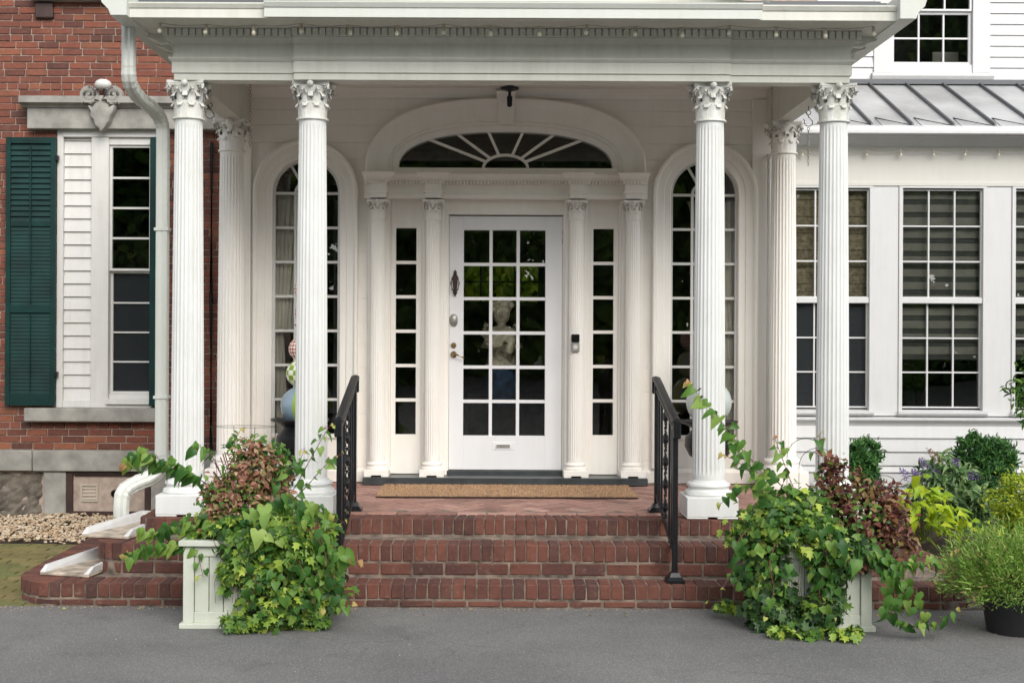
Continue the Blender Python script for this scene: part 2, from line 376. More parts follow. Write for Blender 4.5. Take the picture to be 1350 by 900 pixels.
HEART, IVY, OVAL, BLADE = T_heart(), T_ivy(), T_oval(), T_blade()
LANCE = T_oval(.16, .35)
def unitv(a): return a/np.maximum(1e-6, np.linalg.norm(a, axis=1, keepdims=True))
def leaves(name, tmpl, pos, tip, nor, size, mat, parent=None):
    V, Fs = tmpl; pos = np.asarray(pos); n = len(pos); tip = unitv(np.asarray(tip, float)); nor = np.asarray(nor, float)
    nor = unitv(nor - tip*(nor*tip).sum(1, keepdims=True)); side = np.cross(tip, nor)
    s = np.asarray(size).reshape(n, 1, 1)
    W = pos[:, None, :] + s*(V[None, :, 0:1]*side[:, None, :] + V[None, :, 1:2]*tip[:, None, :] + V[None, :, 2:3]*nor[:, None, :])
    verts = W.reshape(-1, 3); k = len(V)
    lt = [len(f) for f in Fs]; flat = np.array([i for f in Fs for i in f])
    loops = (flat[None, :] + (np.arange(n)*k)[:, None]).ravel().astype(np.int32); tot = np.tile(np.array(lt, np.int32), n)
    me = bpy.data.meshes.new(name); me.vertices.add(len(verts)); me.vertices.foreach_set('co', verts.ravel().astype(np.float32))
    me.loops.add(len(loops)); me.loops.foreach_set('vertex_index', loops)
    me.polygons.add(len(tot)); st = np.concatenate([[0], np.cumsum(tot)[:-1]]).astype(np.int32)
    me.polygons.foreach_set('loop_start', st); me.polygons.foreach_set('loop_total', tot)
    me.update(calc_edges=True); me.validate(); me.materials.append(mat); me.shade_smooth()
    return stuff(link(name, me, parent))
def shell(clumps, down=.7, up=.5, cam_=.35, jitter=.5, hollow=.35, gapf=3.6, gapt=.2):
    P_, T_, N_ = [], [], []
    for c, r, n in clumps:
        d = unitv(rng.normal(size=(n, 3))); rad = rng.uniform(hollow, 1, (n, 1))**.5
        d[:, 1] = np.where((d[:, 1] > .2) & (rng.random(n) < .6), -d[:, 1], d[:, 1])
        lump = 1+.26*np.sin(d[:, :1]*7+c[0]*9)*np.cos(d[:, 2:3]*6+c[2]*5)+np.where(rng.random((n, 1)) < .13, rng.random((n, 1))*.42, 0)
        q_ = np.array(c)+d*np.array(r)*rad*lump; f_ = gapf/max(.12, min(r[0], r[2]))
        keep = (np.sin(q_[:, 0]*f_+c[1]*3)*np.sin(q_[:, 2]*f_*.9+1.3)*np.sin(q_[:, 1]*f_*.8+.5) > -gapt) | (rng.random(n) < .22)
        q_ = q_[keep]; d = d[keep]; n = len(q_)
        P_.append(q_)
        nn = d*.7+np.array([0, -cam_, up])+rng.normal(size=(n, 3))*jitter*.6
        tt = d*.5+np.array([0, -.15, -down])+rng.normal(size=(n, 3))*jitter
        T_.append(tt); N_.append(nn)
    return np.concatenate(P_), np.concatenate(T_), np.concatenate(N_)
LM = {}
def leafobj(kind, mat):
    if (kind, mat.name) not in LM:
        V, Fs = {'heart': HEART, 'oval': OVAL}[kind]; L = []
        for k in range(9):
            me = bpy.data.meshes.new('leaf'); W = V+rng.normal(size=V.shape)*.028; W[:, 0] *= rng.uniform(.72, 1.12)
            cu, tw, fo = rng.uniform(-.1, .7), rng.uniform(-.5, .5), rng.uniform(-.1, .7)
            W[:, 2] += -cu*W[:, 1]**2+tw*W[:, 0]*W[:, 1]+fo*np.abs(W[:, 0])*.6; W[:, 0] += .12*rng.normal()*W[:, 1]**2
            me.from_pydata(W.tolist(), [], Fs); me.materials.append(mat); me.shade_smooth(); L.append(me)
        LM[(kind, mat.name)] = L
    return random.choice(LM[(kind, mat.name)])
def put_leaf(p, tip, nor, size, mat, parent, kind='heart'):
    t = Vector(tip).normalized(); nn = Vector(nor); nn = (nn-t*nn.dot(t)).normalized(); s = t.cross(nn)
    R = Matrix((s, t, nn)).transposed().to_4x4()
    o = link('leaf', leafobj(kind, mat), parent); o.matrix_local = Matrix.Translation(p) @ R @ Matrix.Scale(size, 4)
    return o
def vine(parent, pts, leafn, size, mat=None, tipn=3, r=.004, stem='redstem', hang=.8):
    leafn = int(leafn*1.6)
    pts = [Vector(p) for p in pts]; fine = []
    for i in range(len(pts)-1):
        for k in range(6):
            t = k/6; p0 = pts[max(i-1, 0)]; p1 = pts[i]; p2 = pts[i+1]; p3 = pts[min(i+2, len(pts)-1)]
            fine.append(.5*((2*p1)+(-p0+p2)*t+(2*p0-5*p1+4*p2-p3)*t*t+(-p0+3*p1-3*p2+p3)*t**3))
    fine.append(pts[-1])
    m_ = MB().tube(fine, [r*(1.2-.8*i/len(fine)) for i in range(len(fine))], 5)
    for k in range(leafn):
        t = (k+random.uniform(.1, .9))/leafn; i = min(len(fine)-2, int(t*(len(fine)-1))); p = fine[i].lerp(fine[i+1], t*(len(fine)-1)-i)
        d = (fine[i+1]-fine[i]).normalized(); sgn = 1 if k % 2 else -1
        off = Vector((random.uniform(-.3, .3)+sgn*.5*abs(d.z), random.uniform(-.7, .1), random.uniform(-.2, .6)))*random.uniform(.025, .06)*size/.09
        q = p+off; m_.tube([p, (p+q)/2+Vector((0, 0, .006)), q], .0014, 3)
        isTip = k >= leafn-tipn; s = size*random.uniform(.45, 1.05)*(1-.5*max(0, t-.6))*(.6 if isTip else 1)
        tip = d*.45+Vector((sgn*.35*random.random(), random.uniform(-.5, .1), -hang*random.uniform(.4, 1.2)))+Vector((random.uniform(-.5, .5), 0, 0))
        nor = Vector((random.uniform(-.9, .9), -.6+random.uniform(-.6, .6), .7+random.uniform(-.6, .6)))
        put_leaf(q, tip, nor, s, M['tip'] if isTip else (mat or M['vine']), parent)
    m_.build('stem', M[stem], parent)

# ================================================================== THE GROUND
YW, YB, YU = 10.4, 11.4, 12.6          # entrance wall, brick wall and wing wall, upper wing wall
C = .145; FL = .445                    # porch axis, porch floor height
structure(B(-60, 60, -60, 80, -.6, -.035).build('ground', M['moss']))
structure(B(-60, 60, -40, 7.76, -.5, 0).build('driveway', M['asphalt']))
structure(B(2.6, 9, 7.768, 11.5, -.4, -.004).build('garden_bed', M['soil']))
mb = MB()
gx = np.linspace(3.1, 8, 26); gy = np.linspace(7.95, 11.35, 18)
vs_ = [(x, y, .02+.16*min(1, max(0, (y-7.95)/.9))*min(1, (x-3.1)/.4)+.015*math.sin(x*9)*math.cos(y*8)) for y in gy for x in gx]
mb.add(vs_, [(j*26+i, j*26+i+1, (j+1)*26+i+1, (j+1)*26+i) for j in range(17) for i in range(25)])
structure(mb.build('soil_mound', M['soil'], smooth='all'))
# mossy brick path on the left
path = structure(B(-7, -2.4, 7.77, 9.98, -.3, -.022).build('paver_path', M['moss']))
sp = []
for j in range(22):
    for i in range(24):
        x = -2.5-.205*i-(.1 if j % 2 else 0); y = 7.83+.1*j
        sp.append(((x, y, -.032+random.uniform(-.002, .003)), (.196, .092, .06), random.uniform(-.01, .01)))
brickset('paver', sp, M['paver'], path, 120, vis=lambda s: abs(s[0][0]+3.1)+abs(s[0][1]-7.9))
# pebbles
structure(B(-7, -2.3, 9.985, 11.5, -.3, -.015).build('pebble_bed', M['soil']))
ico = bmesh.new(); bmesh.ops.create_icosphere(ico, subdivisions=1, radius=1); IV = np.array([v.co[:] for v in ico.verts]); IF = [tuple(v.index for v in f.verts) for f in ico.faces]; ico.free()
n_ = 5200
px_ = rng.uniform(-5.4, -2.32, n_); py_ = rng.uniform(10.0, 11.38, n_)
o = leaves('pebbles', (IV*np.array([1, .75, .55]), IF), np.stack([px_, py_, -.008+rng.uniform(0, .03, n_)+.02*np.sin(px_*3)**2], 1),
           np.stack([rng.normal(size=n_), rng.normal(size=n_), rng.normal(size=n_)*.2], 1), np.tile([0, 0, 1.], (n_, 1)), rng.uniform(.009, .02, n_), M['pebble'])
o.data.shade_flat(); o['label'] = 'bed of small tan pebbles along the brick house'; o.name = 'gravel'

# ================================================================== BRICK PORCH AND STEPS
def stadium(xl, xr, yf, yb, r, n=10):       # plan of a step edge, walked from back left round the front to back right
    p = [(xl, yb), (xl, yf+r)]
    p += [(xl+r-r*math.cos(a), yf+r-r*math.sin(a)) for a in [PI/2*k/n for k in range(1, n)]]
    p += [(xl+r, yf), (xr-r, yf)]
    p += [(xr-r+r*math.sin(a), yf+r-r*math.cos(a)) for a in [PI/2*k/n for k in range(1, n)]]
    p += [(xr, yf+r), (xr, yb)]
    return [Vector(q) for q in p]
class Path:
    def __init__(s, pts):
        s.p = pts; s.l = [0]
        for a, b2 in zip(pts, pts[1:]): s.l.append(s.l[-1]+(b2-a).length)
        s.L = s.l[-1]
    def at(s, t):
        t = min(max(t, 0), s.L-1e-6); i = max(k for k in range(len(s.l)-1) if s.l[k] <= t)
        a, b2 = s.p[i], s.p[i+1]; u = (t-s.l[i])/(s.l[i+1]-s.l[i]); d = (b2-a).normalized()
        # smooth normal on the curve
        return a.lerp(b2, u), Vector((-d.y, d.x))    # inward (left of travel is... fixed below)
def edge_course(name, xl, xr, yf, yb, r, z0, z1, pitch, depth, mat, parent, gap=.0065, start=0, proud=.0, inset=0):
    outer = Path(stadium(xl+inset, xr-inset, yf+inset, yb, max(.02, r-inset)))
    inner_pts = stadium(xl+inset+depth, xr-inset-depth, yf+inset+depth, yb, max(.02, r-inset-depth)); inner = Path(inner_pts)
    def segs():   # straight left, arc, straight front, arc, straight right, matched between outer and inner
        n = 10; idx = [0, 1, 1+n, 2+n, 2+2*n, 3+2*n]
        idx = [0, 1, n+1, n+2, 2*n+2, 2*n+3]
        out = []
        for a, b2 in zip(idx, idx[1:]):
            b2 = min(b2, len(outer.p)-1); out.append((outer.l[a], outer.l[b2], inner.l[a], inner.l[b2]))
        return out
    k = 0
    for a0, a1, b0, b1 in segs():
        nn = max(1, round((a1-a0)/pitch))
        for i in range(nn):
            g = gap/2/max(.01, (a1-a0)/nn)
            g0, g1 = i+g*random.uniform(.8, 1.3), i+1-g*random.uniform(.8, 1.3)
            oA, _ = outer.at(a0+(a1-a0)*g0/nn); oB, _ = outer.at(a0+(a1-a0)*g1/nn)
            iA, _ = inner.at(b0+(b1-b0)*g0/nn); iB, _ = inner.at(b0+(b1-b0)*g1/nn)
            dz = random.uniform(-.002, .002); dn = (iA+iB-oA-oB).normalized()*random.uniform(-.003, .003)
            oA = oA+dn; oB = oB+dn
            MB().exZ([oA, oB, iB, iA], z0+random.uniform(0, .002), z1+dz).build(name, mat, parent, bevel=.0055, jit=.0022); k += 1
def step(name, label, xl, xr, yf, yb, r, zt, zb, rowh, pitch):
    t = thing(name, label, 'step' if 'step' in name else 'porch', (C, yf, zb))
    t.location = (0, 0, 0)
    g = .007
    MB().exZ(stadium(xl+g, xr-g, yf+g, yb, r), zb-.05, zt-.006).build('mortar_bed', M['stepmortar'], t)
    edge_course('edge_brick', xl, xr, yf, yb, r, zt-rowh, zt, pitch, .195, M['stepbrick'], t)
    if zt-rowh-.012 > zb+.02:
        edge_course('brick', xl, xr, yf, yb, r, zb+.006, zt-rowh-.012, .205, .095, M['stepbrick'], t, .012, inset=.001)
    return t
step('brick_step', 'bottom red brick step, lowest and widest, rising from the asphalt drive', C-3.05, C+2.925, 7.75, 10.3, .34, .142, 0, .088, .0735)
step('brick_step', 'middle red brick step between the bottom step and the porch floor', C-2.62, C+2.60, 8.02, 10.3, .2, .335, .142, .103, .0695)
porch = step('brick_porch', 'raised red brick porch floor in herringbone under the white columns', C-2.41, C+2.41, 8.37, 10.38, .04, FL, .335, .103, .067)
sp = []
hb = math.sqrt(.5)
for i in range(-46, 46):
    for j in range(-46, 46):
        for k in (0, 1):     # herringbone cell
            a = .104
            if k == 0: cx, cy, rot = (i*a+ .5*a)+0, 0, 0
            x0 = (j*a*1)+(i*a*1); 
            break
cells = []
a = .104
for i in range(-60, 60):
    for j in range(-30, 30):
        bx, by = i*a+j*2*a*1.0, i*a-j*2*a*1.0     # staggered herringbone lattice
        cells.append((bx+a, by+a/2, 0)); cells.append((bx+a*2.5, by, PI/2))
seen = set()
for cx, cy, rz in cells:
    x = cx*hb-cy*hb; y = cx*hb+cy*hb
    key = (round(x, 3), round(y, 3))
    if key in seen: continue
    seen.add(key)
    x += C; y += 9.4
    if C-2.30 < x < C+2.30 and 8.705 < y < 10.36:
        sp.append(((x, y, FL-.034+random.uniform(-.0015, .0015)), (.193, .091, .06), rz+PI/4))
brickset('floor_brick', sp, M['floorbrick'], porch, 300, vis=lambda s: s[0][1]*2+abs(s[0][0]-C)*.1)
# straight border rows on top of the ragged herringbone ends
brickset('border_brick', [((C-2.35+.2*i+.1, 8.62, FL-.030), (.192, .092, .066), 0) for i in range(23)], M['floorbrick'], porch, 60)

# ================================================================== BRICK HOUSE (left)
house = thing('brick_house', 'old red brick house wall with stone window hood and dark green shutter', 'house', (0, 0, 0))
cz = .0611; z_w = Z(593, YB, 100)      # top of the water table
wx0, wx1 = X(75, YB), X(209, YB); wz0, wz1 = Z(537, YB, 140), Z(172, YB, 140)   # window opening
MB().box(-8, wx0, YB+.012, YB+.3, -.3, 7.4).box(wx1, -2.0, YB+.012, YB+.3, -.3, 7.4).box(wx0, wx1, YB+.012, YB+.3, wz1, 7.4).box(wx0, wx1, YB+.012, YB+.3, -.3, wz0).box(-2.0, 2.9, YB+.012, YB+.3, 3.9, 7.4).build('mortar', M['mortar'], house)
B(-8, 2.9, YB+.3, YB+4, 7.38, 7.5).build('roof_deck', M['seam'], house)
sp = []; nz = int((5.2-z_w)/cz)
for j in range(nz):
    z = z_w+cz*(j+.5)+.004
    header = (j % 7 == 3); L = .099 if header else .19
    x = -6.5+(.095 if j % 2 else 0)+random.uniform(-.02, .02)
    while x < -1.9:
        l = L*random.uniform(.93, 1.07); a0, a1 = x, x+l-.009; x += l
        if wz0-.12 < z < wz1+.22:
            if a1 > wx0-.0 and a0 < wx1: 
                if a0 < wx0 and wx0-a0 > .05: a1 = wx0-.004
                elif a1 > wx1 and a1-wx1 > .05: a0 = wx1+.004
                elif wz0-.004 < z+cz/2 and z-cz/2 < wz1: continue
            if not (wz0-.004 > z+cz/2 or z-cz/2 > wz1) and a0 >= wx0-.001 and a1 <= wx1+.001: continue
        sp.append((((a0+a1)/2, YB+.05+random.uniform(-.003, .003), z+random.uniform(-.001, .001)), (a1-a0, .1, cz-.009-random.uniform(0, .002)), 0))
def seenq(s):
    x, y, z = s[0]; px = 644+x*F/YB; py = 433-(z-EYE)*F/YB
    out = (px < -15) or py < -8 or (222 < px < 264) or px > 292 or (12 < px < 72 and 185 < py < 532)
    return (1000 if out else 0)+abs(px-120)*.01+(5 if 209 < px < 222 else 0)
brickset('brick', sp, M['brick'], house, 300, vis=seenq)
# stained bricks, water table and foundation
x = -8
for e in (X(-160, YB), X(-52, YB), X(46, YB), X(330, YB)):
    B(x+.004, e-.004, YB-.06, YB+.1, Z(620, YB, 100), z_w).build('water_table_stone', M['stone'], house, bevel=.008, jit=.002); x = e
zt = Z(621, YB, 100)
def rough_stone(x0, x1, z0, z1, yf):
    mb = MB(); nx = max(4, int((x1-x0)/.035)); nz_ = max(4, int((z1-z0)/.035))
    vs_ = [(x0+(x1-x0)*i/nx, yf-(0 if i in (0, nx) or j in (0, nz_) else random.uniform(.005, .035)), z0+(z1-z0)*j/nz_) for j in range(nz_+1) for i in range(nx+1)]
    mb.add(vs_, [(j*(nx+1)+i, j*(nx+1)+i+1, (j+1)*(nx+1)+i+1, (j+1)*(nx+1)+i) for j in range(nz_) for i in range(nx)])
    mb.box(x0, x1, yf+.002, yf+.15, z0, z1)
    return mb.build('foundation_stone', M['rubble'], house)
MB().box(-8, X(89, YB), YB+.035, YB+.3, -.3, zt).build('foundation_mortar', M['stepmortar'], house)
rough_stone(-6, X(-90, YB), -.1, zt, YB+.02); rough_stone(X(-86, YB), X(58, YB), -.1, zt, YB+.02)
B(X(60, YB), X(89, YB), YB-.03, YB+.1, -.1, zt).build('foundation_pier', M['stone'], house, bevel=.006)
B(X(201, YB), X(300, YB), YB-.03, YB+.1, -.1, zt).build('foundation_pier', M['stone'], house, bevel=.006)
# access hatch
hx0, hx1, hz0, hz1 = X(90, YB), X(200, YB), Z(682, YB), Z(622, YB)
hatch = MB().box(hx0, hx1, YB-.02, YB+.05, hz1-.03, hz1-.002).box(hx0, hx1, YB-.02, YB+.05, hz0, hz0+.04).box(hx0, hx0+.05, YB-.02, YB+.05, hz0+.04, hz1-.03).box(hx1-.05, hx1, YB-.02, YB+.05, hz0+.04, hz1-.03).box(hx0+.065, hx1-.065, YB, YB+.05, hz1-.055, hz1-.04).build('hatch_frame', M['brown'], house)
B(hx0+.05, hx1-.05, YB+.03, YB+.06, hz0+.04, hz1-.03).build('hatch_panel', M['rubble'], hatch)
vx0, vx1, vz0, vz1 = X(107, YB), X(130, YB), Z(661, YB, 118), Z(638, YB, 118)
mb = MB().box(vx0, vx1, YB, YB+.03, vz0, vz0+.015).box(vx0, vx1, YB, YB+.03, vz1-.015, vz1).box(vx0, vx0+.015, YB, YB+.03, vz0+.015, vz1-.015).box(vx1-.015, vx1, YB, YB+.03, vz0+.015, vz1-.015)
for k in range(4):
    z = vz0+.022+k*.031; mb.exX([(YB+.025, z+.027), (YB+.004, z), (YB+.008, z-.002), (YB+.03, z+.025)], vx0+.015, vx1-.015)
mb.build('vent', M['beige'], hatch)
p = P(151, 650, YB); mb = MB()
mb.rings([[(p.x+.035*math.cos(a)*s, YB+.02-dy, p.z+.035*math.sin(a)*s) for a in [2*PI*k/16 for k in range(16)]] for s, dy in ((1, 0), (1, .015), (.7, .02), (.6, .008))]); mb.build('round_vent', M['bronze'], hatch)
# stone hood over the window
lz0, lz1, lz2 = Z(172, YB, 130), Z(144, YB, 130), Z(131, YB, 130); lx0, lx1 = X(39, YB), X(330, YB)
B(lx0, -2.15, YB-.09, YB+.08, lz0, lz1-.006).build('stone_lintel', M['stone'], house, bevel=.006)
hood = MB().exX([(YB+.05, lz1-.004), (YB-.10, lz1-.004), (YB-.12, lz1+.02), (YB-.17, lz1+.03), (YB-.17, lz2), (YB+.05, lz2+.01)], X(32, YB), -2.15).build('stone_hood', M['stone'], house)
cxh = X(139, YB); fr = YB-.19
zc = Z(127, YB, 139)
for s_ in (-1, 1):
    cc = cxh+s_*.108
    def disc(r, y0, y1, mb): return mb.rings([[(cc+r*math.cos(a), y, zc-.012+r*math.sin(a)) for a in [2*PI*k/28 for k in range(28)]] for y in (y0, y1)])
    vol = disc(.078, YB-.10, fr+.03, MB())
    pts = [(cc+s_*(.066-.052*k/30)*math.cos(PI*.5+2*PI*1.5*k/30), fr+.034, zc-.012+(.066-.052*k/30)*math.sin(PI*.5+2*PI*1.5*k/30)) for k in range(31)]
    vol.tube(pts, [.021-.008*k/30 for k in range(31)], 8); vol.blob((cc, fr+.03, zc-.012), (.012, .008, .012), 8, 6)
    vol.build('scroll', M['stone'], hood, smooth=True)
    MB().tube([(cxh+s_*.035, fr+.03, zc+.03), (cxh+s_*.03, fr+.02, zc-.06), (cxh+s_*.075, fr+.03, zc-.10), (cxh+s_*.15, fr+.035, zc-.085), (cxh+s_*.2, fr+.05, zc-.055)], [.02, .024, .024, .02, .012], 8).build('scroll_leaf', M['stone'], hood, smooth=True)
sh = [(-.03, .09), (-.075, .03), (-.125, -.0), (-.10, -.04), (-.105, -.09), (-.07, -.125), (-.055, -.175), (-.02, -.20), (-.005, -.235), (.03, -.205), (.055, -.16), (.08, -.13), (.09, -.08), (.115, -.05), (.13, .01), (.075, .03), (.03, .09)]
zc = Z(143, YB, 139)
MB().rings([[(cxh+x, YB-.06, zc+z) for x, z in sh], [(cxh+x, fr+.05, zc+z) for x, z in sh], [(cxh+x*.88, fr+.03, zc+z*.9-.01) for x, z in sh], [(cxh+x*.45, fr+.015, zc-.05+z*.45) for x, z in sh]]).build('carved_shield', M['stone'], hood, smooth=True)
MB().blob((cxh, YB-.1, Z(117, YB)), (.075, .07, .05)).build('shell_crest', M['white'], hood, smooth='all')
# sill, upper sill
B(X(37, YB), X(222, YB), YB-.10, YB+.1, Z(555, YB, 120), Z(537, YB, 120)).build('stone_sill', M['stone'], house, bevel=.008, jit=.002)
B(X(43, YB), X(210, YB), YB-.09, YB+.06, Z(3, YB, 90), Z(3, YB, 90)+.12).build('upper_stone_sill', M['stone'], house, bevel=.006)
for px in (56,): B(X(46, YB), X(69, YB), YB-.04, YB+.04, Z(25, YB, 56), Z(4, YB, 56)).build('sill_bracket', M['brown'], house, bevel=.01, jit=.003)
# white panelled window
wr = YB+.04
win = MB().box(wx0, X(83, YB), wr-.05, wr+.05, wz0, wz1).box(X(120, YB), X(143, YB), wr-.05, wr+.05, wz0, wz1-.06).box(X(83, YB), X(210, YB), wr-.06, wr+.05, wz1-.06, wz1).box(X(83, YB), X(120, YB), wr-.04, wr+.05, wz0, wz0+.06).build('window', M['white'], house, bevel=.003)
nb = 22; z0_ = wz0+.06; bh = (wz1-.06-z0_)/nb
bh = .115; nb = int((wz1-.06-z0_)/bh)
for k in range(nb+1):
    z = z0_+k*bh; z1_ = min(z+bh, wz1-.06)
    MB().exX([(wr+.03, z+.001), (wr-.022, z+.001), (wr-.004, z1_), (wr+.03, z1_)], X(83, YB)+.001, X(120, YB)-.001).build('clapboard', M['white'], win)
gx0, gx1 = X(146, YB), X(195, YB); 
def sash(parent, x0, x1, z0, z1, yf, cols, rows, mat, gm, fw=.03, mw=.018, th=.035, name='sash'):
    s = MB().box(x0-fw, x1+fw, yf, yf+th, z0-fw, z0).box(x0-fw, x1+fw, yf, yf+th, z1, z1+fw).box(x0-fw, x0, yf, yf+th, z0, z1).box(x1, x1+fw, yf, yf+th, z0, z1).build(name, mat, parent, bevel=.002)
    mb = MB(); cw = (x1-x0)/cols; rh = (z1-z0)/rows
    for i in range(1, cols): mb.box(x0+i*cw-mw/2, x0+i*cw+mw/2, yf+.004, yf+th-.006, z0, z1)
    for j in range(1, rows):
        for i in range(cols):
            mb.box(x0+i*cw+(mw/2 if i else 0), x0+(i+1)*cw-(mw/2 if i < cols-1 else 0), yf+.006, yf+th-.008, z0+j*rh-mw/2, z0+j*rh+mw/2)
    if mb.v and cols > 1: mb.build('muntin_grid', mat, s)
    elif mb.v:
        for j in range(1, rows): B(x0, x1, yf+.006, yf+th-.008, z0+j*rh-mw/2, z0+j*rh+mw/2).build('muntin', mat, s)
    pane = B(-.5, .5, -.0015, .0015, -.5, .5).mesh('pane', gm)
    for i in range(cols):
        for j in range(rows):
            o = link('pane', pane, s, (x0+(i+.5)*cw, yf+th*.6, z0+(j+.5)*rh)); o.scale = (cw, 1, rh); o.rotation_euler = (random.uniform(-.004, .004), 0, random.uniform(-.004, .004))
    return s
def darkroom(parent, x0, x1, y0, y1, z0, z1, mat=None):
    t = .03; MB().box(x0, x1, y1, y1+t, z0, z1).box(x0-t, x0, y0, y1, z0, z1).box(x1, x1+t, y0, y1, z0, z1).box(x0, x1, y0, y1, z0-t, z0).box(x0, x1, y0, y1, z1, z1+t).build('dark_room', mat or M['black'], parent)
def sash_on(*a, **k): return sash(*a, **k)
mr = Z(356.5, YB, 170)
sash(house, gx0, gx1, mr+.02, Z(194, YB, 170), wr-.01, 1, 4, M['white'], M['glass'], .022)
sash(house, gx0, gx1, Z(516, YB, 170), mr-.022, wr+.03, 1, 4, M['white'], M['screenglass'], .022, .014)
B(X(140, YB), X(200, YB), wr-.07, wr+.06, wz0+.03, wz0+.075).build('inner_sill', M['white'], house, bevel=.004)
B(X(143, YB), X(200, YB), wr-.04, wr+.05, wz0, wz0+.028).build('sill_apron', M['white'], house)
B(X(198, YB), X(209, YB), wr-.05, wr+.05, wz0+.08, wz1-.062).build('window_jamb', M['white'], house)
B(gx0-.022, gx1+.022, wr-.03, wr+.05, Z(194, YB, 170)+.023, wz1-.0605).build('head_filler', M['white'], house)
B(gx0-.022, gx1+.022, wr-.0, wr+.05, wz0+.0755, Z(516, YB, 170)-.0225).build('sill_filler', M['white'], house)
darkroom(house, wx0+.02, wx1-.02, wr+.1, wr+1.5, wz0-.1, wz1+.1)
# shutters
def shutter(x0, x1, z0, z1, yf, sw, part=False):
    t = .04; zm = Z(407, YB, 40); 
    s = MB().box(x0, x0+sw, yf, yf+t, z0, z1).box(x1-sw, x1, yf, yf+t, z0, z1).box(x0+sw, x1-sw, yf+.002, yf+t, z0, z0+.11).box(x0+sw, x1-sw, yf+.002, yf+t, z1-.055, z1).box(x0+sw, x1-sw, yf+.002, yf+t, zm-.035, zm+.035).box(x0+sw, x1-sw, yf+.006, yf+t, Z(299, YB, 40), Z(292, YB, 40)).build('shutter', M['green'], house, bevel=.002)
    xm = (x0+x1)/2
    def slats(za, zb, pitch, tilt):
        n = int((zb-za)/pitch); me = None
        for k in range(n):
            z = za+(k+.5)*(zb-za)/n
            if me is None:
                h = pitch*.62; d = tilt; me = MB().exX([(-d, -h), (-d+.006, -h-.003), (d, h-.003), (d-.006, h)], x0+sw, x1-sw).mesh('slat', M['green'])
            link('slat', me, s, (0, yf+t/2, z))
    slats(Z(292, YB, 40), z1-.055, .047, .014); slats(zm+.035, Z(299, YB, 40), .0315, .008); slats(z0+.11, zm-.035, .0315, .008)
    MB().box(xm-.006, xm+.006, yf-.004, yf+.008, z0+.13, zm-.05).box(xm-.006, xm+.006, yf-.004, yf+.008, zm+.05, z1-.08).build('tilt_rod', M['green'], s)
    return s
shutter(X(10, YB), X(75, YB), Z(534, YB, 40), Z(182, YB, 40), YB-.06, .042)
B(X(198, YB)+.01, X(209, YB)+.03, YB-.07, YB-.03, Z(534, YB, 200), Z(182, YB, 200)).build('shutter', M['green'], house, bevel=.003)
for zz in (Z(212, YB), Z(495, YB)): B(X(75, YB), X(79, YB), YB-.07, YB-.03, zz-.02, zz+.02).build('shutter_hinge', M['iron'], house)
# black cable pipe on the brick between two columns
tag(MB().tube([(X(279, YB), YB-.03, Z(190, YB)), (X(279, YB), YB-.03, 1.9), (X(280, YB), YB-.03, Z(602, YB))], .016, 8).build('wall_pipe', M['iron'], smooth=True), 'thin black pipe running down the brick wall behind the leftmost white column', 'pipe')

# ================================================================== ENTRANCE FRONT
ent = thing('entrance_front', 'white boarded entrance wall with glazed door, fanlight and two arched windows', 'entrance wall', (0, 0, 0))
DC = .132; AW = [DC-1.605, DC+1.605]; SPR = 2.765; RG = .272; GZ0 = Z(573, YW)
ZD0, ZD1 = .445, 2.985                      # door case opening
def superell(a, b2, n, e=2.35, c=(0, 0)):
    out = []
    for k in range(n+1):
        t = PI*k/n; cs, sn = math.cos(t), math.sin(t)
        out.append((c[0]-a*math.copysign(abs(cs)**(2/e), cs), c[1]+b2*abs(sn)**(2/e)))
    return out
FAN = superell(.862, .292, 40, c=(DC, Z(222, YW)))
def holes(z):          # intervals cut out of the boarding at height z
    h = []
    for cx in AW:
        if z <= SPR: hw = .345 if z > .5 else 0
        else: hw = math.sqrt(max(0, .345**2-(z-SPR)**2))
        if hw > 0: h.append((cx-hw, cx+hw))
    zf = Z(222, YW)
    if z < 2.93: h.append((DC-1.06, DC+1.06))
    elif z < zf+.44: h.append((DC-1.0*(max(0, 1-((z-zf if z > zf else 0)/.44)**2.35))**(1/2.35), DC+1.0*(max(0, 1-((z-zf if z > zf else 0)/.44)**2.35))**(1/2.35)))
    return sorted(h)
wl, wrr = C-2.27, C+2.28
zs = [.56, .62]+[.62+.185*k for k in range(1, 13)]+[Z(199, YW), Z(166, YW), Z(146, YW), 3.66]
zs = sorted(z for z in zs if z)
zs = [.56]+[.62+.1855*k for k in range(0, 13)]+[3.0425, Z(199, YW)+.06, Z(166, YW), Z(146, YW), 3.66]
